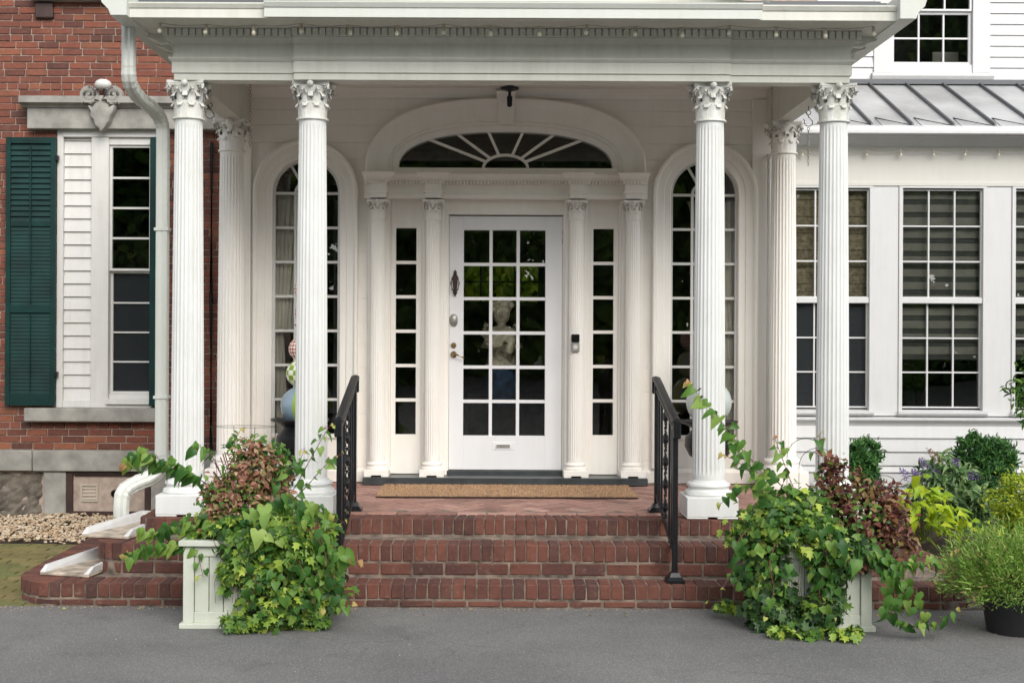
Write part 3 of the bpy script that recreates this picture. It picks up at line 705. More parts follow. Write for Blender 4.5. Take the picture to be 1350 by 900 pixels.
for a0, a1 in zip(zs, zs[1:]):
    if a1-a0 < .01: continue
    nS = 6; levels = [a0+.0008+(a1-a0-.0016)*k/nS for k in range(nS+1)]
    # find topological spans where the holes exist on all levels, else split the board in sub-bands
    def band(lv, mbx):
        hs_ = [holes(z) for z in lv]
        if len({len(h) for h in hs_}) > 1:
            if len(lv) == 2:
                hs_ = [max(hs_, key=len)]*2
            else:
                for q in range(len(lv)-1): band(lv[q:q+2], mbx)
                return
        edges = []
        nh = len(hs_[0]); L = [[wl]*len(lv)]; R = []
        for k in range(nh):
            R.append([h[k][0] for h in hs_]); L.append([h[k][1] for h in hs_])
        R.append([wrr]*len(lv))
        for l_, r_ in zip(L, R):
            if r_[0]-l_[0] < .005 or r_[-1]-l_[-1] < .005: continue
            prof = [(l_[k], lv[k]) for k in range(len(lv))]+[(r_[k], lv[k]) for k in range(len(lv)-1, -1, -1)]
            kx = 9 if nh == 0 else sum(prof[0][0] > v for v in (AW[0], DC, AW[1])); mbx.setdefault(kx, MB()).exY(prof, YW, YW+.03)
    mb = {}; band(levels, mb)
    for q in mb.values():
        o = q.build('siding_board', M['porch'], ent); o.location.y = random.uniform(-.002, .002)
# solid backing keeps light out (with the same openings as simple boxes)
mb = MB(); mb.box(wl, AW[0]-.33, YW+.033, YW+.12, .3, 3.75).box(AW[0]+.33, DC-1.05, YW+.033, YW+.12, .3, 3.75).box(DC+1.05, AW[1]-.33, YW+.033, YW+.12, .3, 3.75).box(AW[1]+.33, wrr, YW+.033, YW+.12, .3, 3.75)
mb.box(DC-1.05, DC+1.05, YW+.033, YW+.12, 3.31, 3.75)
for cx in AW: mb.box(cx-.33, cx+.33, YW+.033, YW+.12, .3, .70).box(cx-.33, cx+.33, YW+.033, YW+.12, 3.10, 3.75)
mb.box(wl, wl+.06, YW+.0, YB+.1, .0, 3.75).box(wrr-.06, wrr, YW+.0, YB+.1, .0, 3.75)
mb.build('wall_core', M['porch'], ent)
# baseboard
for a0, a1 in ((wl, DC-1.10), (DC+1.10, wrr)): MB().exX([(YW-.0, FL), (YW-.03, FL), (YW-.03, FL+.085), (YW-.018, FL+.1), (YW, FL+.115)], a0, a1).build('baseboard', M['porch'], ent)
mb = MB().exX([(YW, 3.53), (YW-.02, 3.53), (YW-.035, 3.56), (YW-.07, 3.60), (YW, 3.60)], wl, wrr).build('crown_moulding', M['porch'], ent)
# hall behind
hall = MB().box(wl+.08, wrr-.08, 14.6, 14.65, .3, 1.98).box(wl+.08, wrr-.08, 14.6, 14.65, 2.42, 3.7).box(wl+.08, -.34, 14.6, 14.65, 1.98, 2.42).box(.56, wrr-.08, 14.6, 14.65, 1.98, 2.42)
hall.box(wl+.06, wl+.08, YW+.13, 14.6, .3, 3.7).box(wrr-.08, wrr-.06, YW+.13, 14.6, .3, 3.7).box(wl+.08, wrr-.08, YW+.12, 14.6, 3.68, 3.74).box(wl+.08, wrr-.08, YW+.12, 14.6, .3, .4)
hall.build('hall_room', M['room'], ent)
mb = MB().box(-.1, -.08, 14.58, 14.62, 1.98, 2.42).box(.28, .30, 14.58, 14.62, 1.98, 2.42).box(-.34, .56, 14.575, 14.62, 2.2, 2.215)
mb.build('back_window_bars', M['room'], ent)
# arched windows
def arched(cx, k):
    path_ = [(cx-RG, GZ0)]+[(cx-RG, GZ0+(SPR-GZ0)*t/4) for t in range(1, 4)]+[(cx-RG*math.cos(PI*t/28), SPR+RG*math.sin(PI*t/28)) for t in range(29)]+[(cx+RG, SPR-(SPR-GZ0)*t/4) for t in range(1, 5)]
    full = [(cx-RG, FL+.12)]+path_+[(cx+RG, FL+.12)]
    prof = [(0, -.09), (0, .016), (.006, .022), (.052, .022), (.058, .034), (.112, .040), (.118, .058), (.128, .066), (.143, .066), (.15, .058), (.15, -.02)]
    wn = MB().sweepXZ(full, prof, YW).build('arched_window', M['porch'], ent, smooth=True)
    # sash frame and panel below
    MB().sweepXZ(path_, [(-.02, -.06), (-.02, -.02), (0, -.02), (0, -.06)], YW).build('sash_rim', M['white'], wn)
    B(cx-RG, cx+RG, YW+.02, YW+.10, FL, GZ0).build('lower_panel', M['porch'], wn, bevel=.003)
    B(cx-RG-.0, cx+RG, YW+.0, YW+.02, GZ0-.03, GZ0+.002).build('window_stool', M['porch'], wn)
    mw = .021; yb0, yb1 = YW+.03, YW+.055; bars = MB(); rows = 7; x_in = RG-.02; rh = (SPR-GZ0)/rows
    for s in (-1, 1): bars.box(cx+s*.093-mw/2, cx+s*.093+mw/2, yb0, yb1, GZ0, SPR)
    for j in range(1, rows+1): bars.box(cx-x_in, cx+x_in, yb0+.002, yb1-.002, GZ0+j*rh-mw/2, GZ0+j*rh+mw/2)
    bars.sweepXZ([(cx-.093*math.cos(PI*t/12), SPR+.093*math.sin(PI*t/12)) for t in range(13)], [(-mw/2, -.03), (mw/2, -.03), (mw/2, -.055), (-mw/2, -.055)], YW)
    for aa in (60, 120) if True else ():
        c_, s_ = math.cos(math.radians(aa)), math.sin(math.radians(aa)); r0, r1 = .1, RG-.01
        nx, nz = -s_*mw/2, c_*mw/2
        bars.exY([(cx+c_*r0+nx, SPR+s_*r0+nz), (cx+c_*r0-nx, SPR+s_*r0-nz), (cx+c_*r1-nx, SPR+s_*r1-nz), (cx+c_*r1+nx, SPR+s_*r1+nz)], yb0+.003, yb1-.003)
    bars.build('muntin_grid', M['white'], wn)
    pane = B(-.5, .5, -.0015, .0015, -.5, .5).mesh('pane', M['glass'])
    for j in range(rows):
        for x0, x1 in ((-x_in, -.093), (-.093, .093), (.093, x_in)):
            o = link('pane', pane, wn, (cx+(x0+x1)/2, YW+.045, GZ0+(j+.5)*rh)); o.scale = (x1-x0, 1, rh); o.rotation_euler = (random.uniform(-.006, .006), 0, random.uniform(-.006, .006))
    MB().exY([(cx-(RG-.015)*math.cos(PI*t/20), SPR+(RG-.015)*math.sin(PI*t/20)) for t in range(21)], YW+.043, YW+.046).build('arch_pane', M['glass'], wn)
    return wn
def curtain(parent, pts_fn, z0, z1, y, mat, n=40, m_=24):
    vs_, fs = [], []
    for j in range(m_+1):
        t = j/m_; z = z1+(z0-z1)*t; a0, a1 = pts_fn(t)
        for i in range(n+1):
            s = i/n; vs_.append((a0+(a1-a0)*s, y+.018*math.sin(s*34+t*2)+.01*math.sin(s*71), z))
    for j in range(m_):
        for i in range(n): fs.append((j*(n+1)+i, j*(n+1)+i+1, (j+1)*(n+1)+i+1, (j+1)*(n+1)+i))
    o = MB(); o.add(vs_, fs); o = o.build('curtain', mat, parent, smooth='all')
    md = o.modifiers.new('thick', 'SOLIDIFY'); md.thickness = .004
    return o
w1 = arched(AW[0], 0); w2 = arched(AW[1], 1)
cx = AW[0]
curtain(w1, lambda t: (cx-.27, cx+(-.02 if t < .05 else -.02-.10*min(1, t*1.1))), Z(440, YW), Z(255, YW), YW+.11, M['curtain'])
curtain(w1, lambda t: (cx-.27+.02*t, cx-.20+.05*t), GZ0-.02, Z(440, YW), YW+.115, M['curtain'], 20)
curtain(w1, lambda t: (cx+.20, cx+.27), GZ0-.02, Z(250, YW), YW+.19, M['darkblind'], 12)
cx = AW[1]
curtain(w2, lambda t: (cx-.13+.17*t**.7+.05*t, cx+.27), Z(440, YW), Z(262, YW), YW+.11, M['curtain'])
curtain(w2, lambda t: (cx+.14+.03*math.sin(t*3), cx+.27), GZ0-.02, Z(440, YW), YW+.115, M['curtain'], 22)
B(cx-.25, cx-.14, YW+.2, YW+.22, Z(253, YW), Z(251, YW)).build('curtain_rod', M['white'], w2)
# fanlight
zf = Z(222, YW)
fullfan = [(DC-.862, zf-.05)]+FAN+[(DC+.862, zf-.05)]
prof = [(0, -.10), (0, .012), (.012, .02), (.05, .02), (.056, .036), (.075, .036), (.082, .05), (.10, .053), (.175, .056), (.20, .068), (.225, .088), (.25, .095), (.262, .085), (.262, -.03)]
fan = MB().sweepXZ(fullfan, prof, YW).build('fanlight', M['porch'], ent, smooth=True)
bars = MB(); mw = .022; hub = superell(.18, .105, 16, 2.0, (DC, zf+.005))
bars.sweepXZ(hub, [(-mw/2, -.02), (mw/2, -.02), (mw/2, -.055), (-mw/2, -.055)], YW)
for tx, tz in ((-.62, .235), (-.40, .285), (-.14, .30), (.14, .30), (.40, .285), (.62, .235)):
    a = math.atan2(tz, tx*.62); hx, hz = .18*math.cos(a), .105*math.sin(a)
    d = Vector((tx-hx, tz-hz)).normalized(); nx, nz = -d.y*mw/2, d.x*mw/2
    bars.exY([(DC+hx+nx, zf+hz+nz), (DC+hx-nx, zf+hz-nz), (DC+tx*1.02-nx, zf+tz*1.02-nz), (DC+tx*1.02+nx, zf+tz*1.02+nz)], YW+.024, YW+.052)
bars.build('fan_muntins', M['porch'], fan)
MB().exY(superell(.858, .288, 40, c=(DC, zf)), YW+.045, YW+.048).build('fan_pane', M['glass'], fan)
B(DC-.9, DC+.9, YW-.027, YW+.09, zf-.05, zf).build('fan_sill', M['porch'], fan)
kz0, kz1 = Z(163, YW-.12), Z(120, YW-.12)
MB().rings([[(DC-.055, YW-.1, kz0), (DC+.055, YW-.1, kz0), (DC+.055, YW, kz0), (DC-.055, YW, kz0)], [(DC-.075, YW-.13, kz1-.02), (DC+.075, YW-.13, kz1-.02), (DC+.075, YW, kz1-.02), (DC-.075, YW, kz1-.02)], [(DC-.085, YW-.145, kz1-.01), (DC+.085, YW-.145, kz1-.01), (DC+.085, YW, kz1-.01), (DC-.085, YW, kz1-.01)], [(DC-.085, YW-.145, kz1), (DC+.085, YW-.145, kz1), (DC+.085, YW, kz1), (DC-.085, YW, kz1)]]).build('keystone', M['porch'], fan, bevel=.004)
# door case: entablature
cz0, cz1 = Z(284, YW), Z(229, YW)
xs_c = [DC+d for d in (-1.012, -.577, .577, 1.015)]
def casepro(y, ):
    q = lambda py: Z(py, YW-.1)
    return [(YW, q(262)), (y, q(262)), (y, q(256)), (y+.012, q(255.6)), (y+.012, q(243)), (y-.01, q(241)), (y-.018, q(239)), (y-.05, q(235)), (y-.06, q(231.5)), (y-.06, q(230)), (YW, q(229.5))]
MB().exX(casepro(YW-.10), DC-1.13, DC+1.135).build('door_entablature', M['porch'], ent)
B(DC-1.06, DC+1.06, YW-.012, YW+.06, Z(264, YW), Z(229.6, YW)).build('door_header', M['porch'], ent)
zq = lambda py: Z(py, YW-.1)
for x in xs_c:
    lv = [(262, 0), (256, 0), (255.6, .010), (252.5, .012), (252, .004), (243.5, .004), (242, .016), (239, .022), (236, .05), (232, .062), (230.5, .066), (229.3, .066)]
    o = MB().rings([[(x-.062-e_, YW-.160-e_, zq(py)), (x+.062+e_, YW-.160-e_, zq(py)), (x+.062+e_, YW, zq(py)), (x-.062-e_, YW, zq(py))] for py, e_ in lv]).build('entablature_block', M['porch'], ent)
mb = MB(); q0, q1 = Z(243.5, YW-.1), Z(239.2, YW-.1); xx = DC-1.12
while xx < DC+1.12:
    yy = YW-.128+(-.062 if any(abs(xx+.006-x) < .08 for x in xs_c) else 0)
    mb.box(xx, xx+.016, yy, yy+.05, q0, q1); xx += .027
stuff(mb.build('small_dentils', M['porch'], ent))
# frames: vertical strips between sidelights and door (x in px at YW)
def xp(px): return X(px, YW)
sl = [(xp(521.5), xp(548.5)), (xp(782), xp(809))]; dl, dr = xp(592), xp(741.5)
zt_ = Z(264, YW); zthr = .508
def strip(x0, x1, z0, z1, y0=YW+.0, name='door_frame', m_='porch', y1=YW+.09): return B(x0, x1, y0, y1, z0, z1).build(name, M[m_], ent, bevel=.003)
strip(DC-1.06, xp(515), zthr-.06, zt_, YW-.01); strip(xp(555), dl-.012, zthr-.06, zt_, YW-.01); strip(dr+.012, xp(776), zthr-.06, zt_, YW-.01); strip(xp(815), DC+1.06, zthr-.06, zt_, YW-.01)
strip(dl-.012, dr+.012, Z(283, YW), zt_, YW-.004)
B(dl-.012, dl-.002, YW+.02, YW+.09, zthr, Z(283, YW)).build('door_stop', M['porch'], ent); B(dr+.002, dr+.012, YW+.02, YW+.09, zthr, Z(283, YW)).build('door_stop', M['porch'], ent)
for k, (a0, a1) in enumerate(sl):
    xa, xb = (xp(515), xp(555)) if k == 0 else (xp(776), xp(815))
    side = B(xa+.001, a0, YW+.012, YW+.06, zthr, zt_).build('sidelight', M['porch'], ent, bevel=.002)
    MB().box(a1, xb-.001, YW+.012, YW+.06, zthr, zt_).box(a0, a1, YW+.013, YW+.06, Z(301, YW), zt_).box(a0, a1, YW+.013, YW+.06, zthr, Z(573, YW)).build('sidelight_stile', M['porch'], side)
    zz0, zz1 = Z(573, YW), Z(301, YW); rh = (zz1-zz0)/6
    mb = MB()
    for j in range(1, 6): B(a0, a1, YW+.018, YW+.045, zz0+j*rh-.013, zz0+j*rh+.013).build('muntin', M['porch'], side)
    pane = B(-.5, .5, -.0015, .0015, -.5, .5).mesh('pane', M['glass'])
    for j in range(6):
        o = link('pane', pane, side, ((a0+a1)/2, YW+.035, zz0+(j+.5)*rh)); o.scale = (a1-a0, 1, rh); o.rotation_euler = (random.uniform(-.006, .006), 0, random.uniform(-.006, .006))
# door
yd = YW+.035; gz0, gz1 = Z(574.5, YW), Z(303, YW); g0, g1 = xp(611), xp(719)
door = MB().box(dl, g0, yd, yd+.045, zthr+.03, Z(284.5, YW)).box(g1, dr, yd, yd+.045, zthr+.03, Z(284.5, YW)).box(g0, g1, yd, yd+.045, gz1, Z(284.5, YW)).box(g0, g1, yd, yd+.045, zthr+.03, gz0).build('door', M['door'], ent, bevel=.003)
mb = MB(); cw = (g1-g0)/3; rh = (gz1-gz0)/6; mw = .026
for i in (1, 2): mb.box(g0+i*cw-mw/2, g0+i*cw+mw/2, yd+.006, yd+.038, gz0, gz1)
for j in range(1, 6):
    for i in range(3): mb.box(g0+i*cw+(mw/2 if i else 0), g0+(i+1)*cw-(mw/2 if i < 2 else 0), yd+.008, yd+.036, gz0+j*rh-mw/2, gz0+j*rh+mw/2)
mb.build('muntin_grid', M['door'], door)
pane = B(-.5, .5, -.0015, .0015, -.5, .5).mesh('pane', M['glass'])
for i in range(3):
    for j in range(6):
        o = link('pane', pane, door, (g0+(i+.5)*cw, yd+.024, gz0+(j+.5)*rh)); o.scale = (cw, 1, rh); o.rotation_euler = (random.uniform(-.006, .006), 0, random.uniform(-.006, .006))
# door furniture
p = P(600, 373, YW); kx, kzc = p.x, p.z
mb = MB(); ol = [(0, .11), (.014, .09), (.012, .075), (.024, .05), (.02, .0), (.012, -.06), (.018, -.075), (0, -.11)]
ol = ol+[(-x, z) for x, z in ol[-2:0:-1]]
mb.exY([(kx+x, kzc+z) for x, z in ol], yd-.012, yd)
mb.tube([(kx-.022, yd-.02, kzc+.045), (kx-.034, yd-.035, kzc), (kx-.022, yd-.035, kzc-.055), (kx, yd-.035, kzc-.075), (kx+.022, yd-.035, kzc-.055), (kx+.034, yd-.035, kzc), (kx+.022, yd-.02, kzc+.045)], .006, 6)
mb.blob((kx, yd-.018, kzc+.08), (.013, .013, .016)); mb.blob((kx, yd-.03, kzc-.075), (.013, .013, .013)); mb.build('door_knocker', M['bronze'], door, smooth=True)
p = P(598, 422, YW); ov = [(.034*abs(math.cos(a))**.8*(1 if math.cos(a) > 0 else -1), .052*math.sin(a)) for a in [2*PI*k/20 for k in range(20)]]
MB().rings([[(p.x+x*s, yd-d, p.z+z*s) for x, z in ov] for s, d in ((1, 0), (1, .006), (.85, .01), (.78, .007), (.4, .014), (.2, .016))]).build('house_number_plaque', M['pewter'], door)
p = P(598, 455, YW); MB().rings([[(p.x+.022*s*math.cos(a), yd-d, p.z+.022*s*math.sin(a)) for a in [2*PI*k/16 for k in range(16)]] for s, d in ((1, 0), (1, .012), (.7, .018), (.3, .018))]).build('deadbolt', M['brass'], door, smooth=True)
p = P(598, 467, YW); mb = MB().rings([[(p.x+.026*s*math.cos(a), yd-d, p.z+.026*s*math.sin(a)) for a in [2*PI*k/16 for k in range(16)]] for s, d in ((1, 0), (1, .01), (.5, .02), (.4, .04), (.3, .045))])
mb.tube([(p.x, yd-.042, p.z), (p.x+.03, yd-.046, p.z-.003), (p.x+.07, yd-.044, p.z-.022), (p.x+.09, yd-.044, p.z-.026)], [.009, .008, .008, .006], 8); mb.build('door_lever', M['brass'], door, smooth=True)
p = P(663.5, 588, YW)
MB().box(p.x-.09, p.x+.09, yd-.004, yd, p.z-.032, p.z+.032).box(p.x-.062, p.x+.062, yd-.01, yd-.004, p.z-.018, p.z+.018).build('mail_slot', M['door'], door, bevel=.002)
MB().box(p.x-.054, p.x+.054, yd-.0125, yd-.0102, p.z-.012, p.z+.012).build('mail_flap', M['pewter'], door)
for py in (312, 462, 575): p = P(742.5, py, YW); MB().tube([(p.x, yd-.006, p.z-.05), (p.x, yd-.006, p.z+.05)], .007, 8).build('hinge', M['pewter'], door)
# threshold slab
B(dl-.012, dr+.012, YW-.01, YW+.09, .5035, zthr+.026).build('door_sill', M['slate'], ent)
B(DC-1.12, DC+1.13, 10.16, YW+.12, FL, .503).build('threshold', M['slate'], ent, bevel=.004)
# small columns by the door
def fluted(mb, r0, r1, z0, z1, nf=22, depth=.062, seg=12, cx=0, cy=0):
    sub = 6; rs = []
    zz = [0, .012, .03]+[.03+.94*k/seg for k in range(1, seg)]+[.97, .988, 1]
    for t in zz:
        r = (r0+(r1-r0)*(t**1.5)); d = depth*(0 if t < .013 or t > .985 else 1)
        ring = []
        for j in range(nf*sub):
            u = (j % sub)/sub; fl = 0 if u < .17 or u > .99 else math.sin(PI*(u-.17)/.83)**.7
            rr = r*(1-d*fl*.9); a = 2*PI*j/(nf*sub)
            ring.append((cx+rr*math.cos(a), cy+rr*math.sin(a), z0+(z1-z0)*t))
        rs.append(ring)
    mb.rings(rs); return mb
def attic_base(r, h):            # profile of base mouldings above the plinth
    return [(r*1.42, 0), (r*1.47, h*.12), (r*1.42, h*.30), (r*1.28, h*.36), (r*1.22, h*.46), (r*1.26, h*.56), (r*1.34, h*.66), (r*1.30, h*.80), (r*1.12, h*.86), (r*1.05, h)]
def acanthus(mb, ang, r, z0, h, w, curl, lobes=3):
    """one curled leaf hugging a bell: centre line goes up and rolls outward"""
    ca, sa = math.cos(ang), math.sin(ang); rs = []
    seg = 9
    for k in range(seg+1):
        t = k/seg
        up = h*(math.sin(min(1, t/.8)*PI/2) if t < .8 else 1-.22*(t-.8)/.2*1.0)
        out = r+curl*(t**2.2)*1.0+(.02*h if t > .8 else 0)
        ww = w*(.8+.3*math.sin(PI*min(1, t*1.25)))*(1-.4*max(0, (t-.7)/.3))*(1+.12*math.sin(t*PI*lobes*2))
        ring = []
        for u, dd in ((-1, -.35), (-.62, .12), (-.25, -.05), (0, .22), (.25, -.05), (.62, .12), (1, -.35), (0, -.6)):
            xo = out+dd*w*.35; yo = u*ww
            ring.append((xo*ca-yo*sa, xo*sa+yo*ca, z0+up))
        rs.append(ring)
    mb.rings(rs)
def capital_mb(r, h, wd):        # wd = half width of the abacus
    mb = MB()
    mb.lathe([(r*1.02, -h*.06), (r*1.16, -h*.045), (r*1.16, -h*.0), (r*1.0, h*.01), (r*.98, h*.3), (r*1.05, h*.6), (r*1.3, h*.85), (r*1.32, h*.88)], n=28)
    for k in range(8): acanthus(mb, 2*PI*k/8+PI/8, r*1.0, 0, h*.40, r*.40, r*.24)
    for k in range(8): acanthus(mb, 2*PI*k/8, r*1.0, h*.1, h*.60, r*.38, r*.34)
    for k in range(4):           # corner volutes and stalks
        a = PI/4+k*PI/2; ca, sa = math.cos(a), math.sin(a)
        mb.tube([(ca*q*r, sa*q*r, z*h) for q, z in ((1.1, .5), (1.25, .68), (1.5, .84), (1.78, .87), (1.86, .76), (1.74, .68), (1.62, .74), (1.68, .8))], [r*.13, r*.15, r*.15, r*.14, r*.13, r*.12, r*.1, r*.07], 6)
        a2 = k*PI/2; ca, sa = math.cos(a2), math.sin(a2)
        for s in (-1, 1):
            mb.tube([(ca*q*r-s*o_*r*sa, sa*q*r+s*o_*r*ca, z*h) for q, o_, z in ((1.12, .1, .5), (1.22, .25, .68), (1.3, .48, .8), (1.36, .62, .74), (1.32, .54, .68))], r*.09, 5)
        mb.blob((ca*r*1.42, sa*r*1.42, h*.92), (r*.26, r*.26, r*.24), 8, 5)
    ab = []
    for k in range(4):
        a = PI/4+k*PI/2; nxt = a+PI/2
        c0 = Vector((math.cos(a), math.sin(a)))*wd*1.38; c1 = Vector((math.cos(nxt), math.sin(nxt)))*wd*1.38
        tdir = (c1-c0).normalized(); inn = -((c0+c1)/2).normalized()
        ab.append(c0-tdir*-wd*.06)
        for t in (.2, .35, .5, .65, .8): ab.append(c0.lerp(c1, t)+inn*wd*.22*math.sin(PI*t))
        ab.append(c1+tdir*-wd*.06)
    mb.rings([[(p.x*s, p.y*s, z*h) for p in ab] for s, z in ((.93, .87), (.96, .92), (1.0, .93), (1.0, 1.0))])
    return mb
small_shaft = fluted(MB(), .062, .055, 0, 1).mesh('shaft', M['porch'])
small_cap = capital_mb(.056, .150, .086).mesh('capital', M['porch'], smooth=True)
yc = 10.30; zb_, zt2 = .503, Z(264, yc)
for k, x in enumerate([X(498, yc), X(570.5, yc), X(759.5, yc), X(834, yc)]):
    c_ = link('small_column', small_shaft, ent, (x, yc, zb_+.115)); c_.scale = (1, 1, zt2-.152-zb_-.115)
    inv = 1/c_.scale.z
    q = link('capital', small_cap, c_, (0, 0, 1.0)); q.scale = (1, 1, inv)
    MB().lathe(attic_base(.062, .062), (0, 0, 0), 28).build('column_base', M['porch'], c_, smooth=True, loc=(0, 0, -.062*inv)).scale = (1, 1, inv)
    q = MB().box(-.098, .098, -.098, .098, .012, .053).box(-.098, -.04, -.098, .098, 0, .012).box(.04, .098, -.098, .098, 0, .012).build('plinth', M['porch'], c_, bevel=.002, loc=(0, 0, -.115*inv)); q.scale = (1, 1, inv)
    B(x-.085, x+.085, YW-.045, YW-.011, zb_, Z(262.5, YW)).build('pilaster_strip', M['porch'], ent, bevel=.004)
# doorbell
p = P(758.5, 452, 10.235)
t = thing('doorbell', 'white and black video doorbell on the small column right of the door', 'doorbell', (0, 0, 0))
B(p.x-.033, p.x+.033, 10.215, 10.245, p.z-.068, p.z+.005).build('doorbell_body', M['pewter'], t, bevel=.006)
B(p.x-.033, p.x+.033, 10.213, 10.245, p.z+.006, p.z+.07).build('camera_panel', M['screen'], t, bevel=.006)
MB().rings([[(p.x+.018*s*math.cos(a), 10.215-d, p.z-.03+.018*s*math.sin(a)) for a in [2*PI*k/16 for k in range(16)]] for s, d in ((1, 0), (1, .004), (.8, .005), (.75, .002))]).build('bell_button', M['white'], t)
B(p.x-.02, p.x+.02, 10.245, 10.265, p.z-.05, p.z+.05).build('mount', M['white'], t)
p = P(583.5, 416, YW); tag(B(p.x-.008, p.x+.008, YW-.03, YW-.0105, p.z-.04, p.z+.04).build('door_chime_sensor', M['pewter'], bevel=.003), 'narrow grey sensor on the white door frame left of the door', 'sensor')

# ================================================================== PORTICO
por = thing('portico', 'white classical portico with fluted Corinthian columns and heavy entablature', 'portico', (0, 0, 0))
YC_ = 8.57; ZT = 3.30; HW = 2.143
big_shaft = fluted(MB(), .108, .090, 0, 1, 24).mesh('shaft', M['column'])
big_cap = capital_mb(.092, .235, .125).mesh('capital', M['capital'], smooth=True)
rear_shaft = fluted(MB(), .108, .092, 0, 1, 24).mesh('shaft', M['porch'])
rear_cap = capital_mb(.092, .235, .125).mesh('capital', M['porch'], smooth=True)
def column(x, y, zt, front=True):
    z0 = FL+.14+.10; h = zt-.235-z0
    c_ = link('column', big_shaft if front else rear_shaft, por, (x, y, z0)); c_.scale = (1, 1, h); inv = 1/h
    c_.rotation_euler.z = 0
    q = link('capital', big_cap if front else rear_cap, c_, (0, 0, 1)); q.scale = (1, 1, inv)
    mt = M['column'] if front else M['porch']
    MB().lathe(attic_base(.108, .10), (0, 0, 0), 36).build('column_base', mt, c_, smooth=True, loc=(0, 0, -.10*inv)).scale = (1, 1, inv)
    MB().box(-.168, .168, -.168, .168, .012, .14).box(-.168, -.03, -.168, .168, 0, .0115).box(.03, .168, -.168, .168, 0, .0115).build('plinth', mt, c_, bevel=.004, loc=(0, 0, -.24*inv)).scale = (1, 1, inv)
for d in (-HW, -1.32, 1.322, HW): column(C+d, YC_, ZT)
for d in (-2.165, 2.165): column(C+d, 10.12, ZT, False)
B(C-2.27, C-2.17+.11, YW-.035, YW-.003, FL+.12, 3.53).build('corner_pilaster', M['porch'], por, bevel=.003)
B(C+2.17-.20, C+2.28, YW-.035, YW-.003, FL+.12, 3.53).build('corner_pilaster', M['porch'], por, bevel=.003)
xq = X(1014, 10.3); MB().lathe([(.016, FL), (.016, Z(208, 10.3)), (.028, Z(206, 10.3)), (.03, Z(203, 10.3)), (.018, Z(201, 10.3))], (xq, 10.33, 0), 12).build('corner_bead', M['white'], por, smooth=True)
# entablature, swept round three sides
yf = 8.455; xe = 2.215
plan = [(C-xe, 10.46), (C-xe, yf), (C+xe, yf), (C+xe, 10.46)]
th = .135
pf = [(-th, ZT), (0, ZT), (0, 3.343), (.012, 3.345), (.012, 3.416), (.02, 3.42), (.032, 3.436), (.032, 3.443), (.006, 3.447), (.006, 3.535), (.02, 3.545), (.05, 3.566), (.05, 3.574), (.06, 3.576), (.06, 3.622), (-th, 3.622)]
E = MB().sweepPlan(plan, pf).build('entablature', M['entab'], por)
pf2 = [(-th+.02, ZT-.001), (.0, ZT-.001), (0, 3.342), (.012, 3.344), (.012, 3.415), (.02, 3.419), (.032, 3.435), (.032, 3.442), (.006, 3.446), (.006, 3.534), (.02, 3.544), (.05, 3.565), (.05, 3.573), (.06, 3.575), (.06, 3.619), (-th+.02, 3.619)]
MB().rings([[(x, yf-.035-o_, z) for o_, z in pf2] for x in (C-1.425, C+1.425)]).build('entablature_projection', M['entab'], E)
# dentils
mb = MB(); x = C-xe-.06
while x < C+xe+.05:
    fy = yf-.06-(.035 if abs(x+.016-C) < 1.44 else 0)
    mb.box(x, x+.0345, fy-.018, fy+.002, 3.572, 3.6195); x += .0447
for s in (-1, 1):
    y = yf+.02
    while y < 10.35:
        x0 = C+s*(xe+.06); mb.box(min(x0, x0+s*.026), max(x0, x0+s*.026), y, y+.032, 3.574, 3.6195); y += .0447
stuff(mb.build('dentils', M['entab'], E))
# modillion blocks under the side eaves
for s in (-1, 1):
    y = yf+.1
    while y < 10.2:
        x0 = C+s*(xe+.06); x1 = C+s*(xe+.21)
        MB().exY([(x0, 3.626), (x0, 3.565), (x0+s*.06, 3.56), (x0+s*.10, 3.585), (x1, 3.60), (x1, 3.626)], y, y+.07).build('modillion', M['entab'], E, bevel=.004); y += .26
# corona and cornice
pc = [(-th, 3.6225), (.0, 3.6225), (.40, 3.6225), (.405, 3.617), (.41, 3.617), (.41, 3.672), (.418, 3.676), (.432, 3.700), (.432, 3.708), (-th, 3.74)]
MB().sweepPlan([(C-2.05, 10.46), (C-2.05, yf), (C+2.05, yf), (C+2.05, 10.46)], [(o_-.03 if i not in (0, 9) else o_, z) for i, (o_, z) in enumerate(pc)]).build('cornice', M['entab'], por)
MB().rings([[(x, yf-.02-o_, z) for o_, z in [(0, 3.6235), (.40, 3.6235), (.405, 3.612), (.412, 3.612), (.412, 3.668), (.42, 3.673), (.434, 3.699), (.434, 3.707), (0, 3.735)]] for x in (C-1.55, C+1.55)]).build('centre_cornice', M['spout'], por)
# side soffit boards and gutters
for s in (-1, 1):
    xa, xb = C+s*2.44, C+s*2.565
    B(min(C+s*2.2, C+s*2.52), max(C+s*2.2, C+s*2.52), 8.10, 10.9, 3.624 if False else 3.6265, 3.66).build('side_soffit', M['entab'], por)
    gp = [(2.40, 3.612), (2.50, 3.612), (2.515, 3.65), (2.555, 3.69), (2.57, 3.74), (2.60, 3.755), (2.60, 3.765), (2.58, 3.765), (2.40, 3.77)]
    MB().exY([(C+s*a, z) for a, z in gp], 8.0, 10.9).build('gutter', M['spout'], por, bevel=.002)
B(C-2.1, C+2.1, yf+.1, YW, 3.60, 3.621).build('ceiling', M['porch'], por)
MB().box(C-2.42, C+2.42, 8.32, 10.9, 3.742, 3.79).build('roof', M['seam'], por)
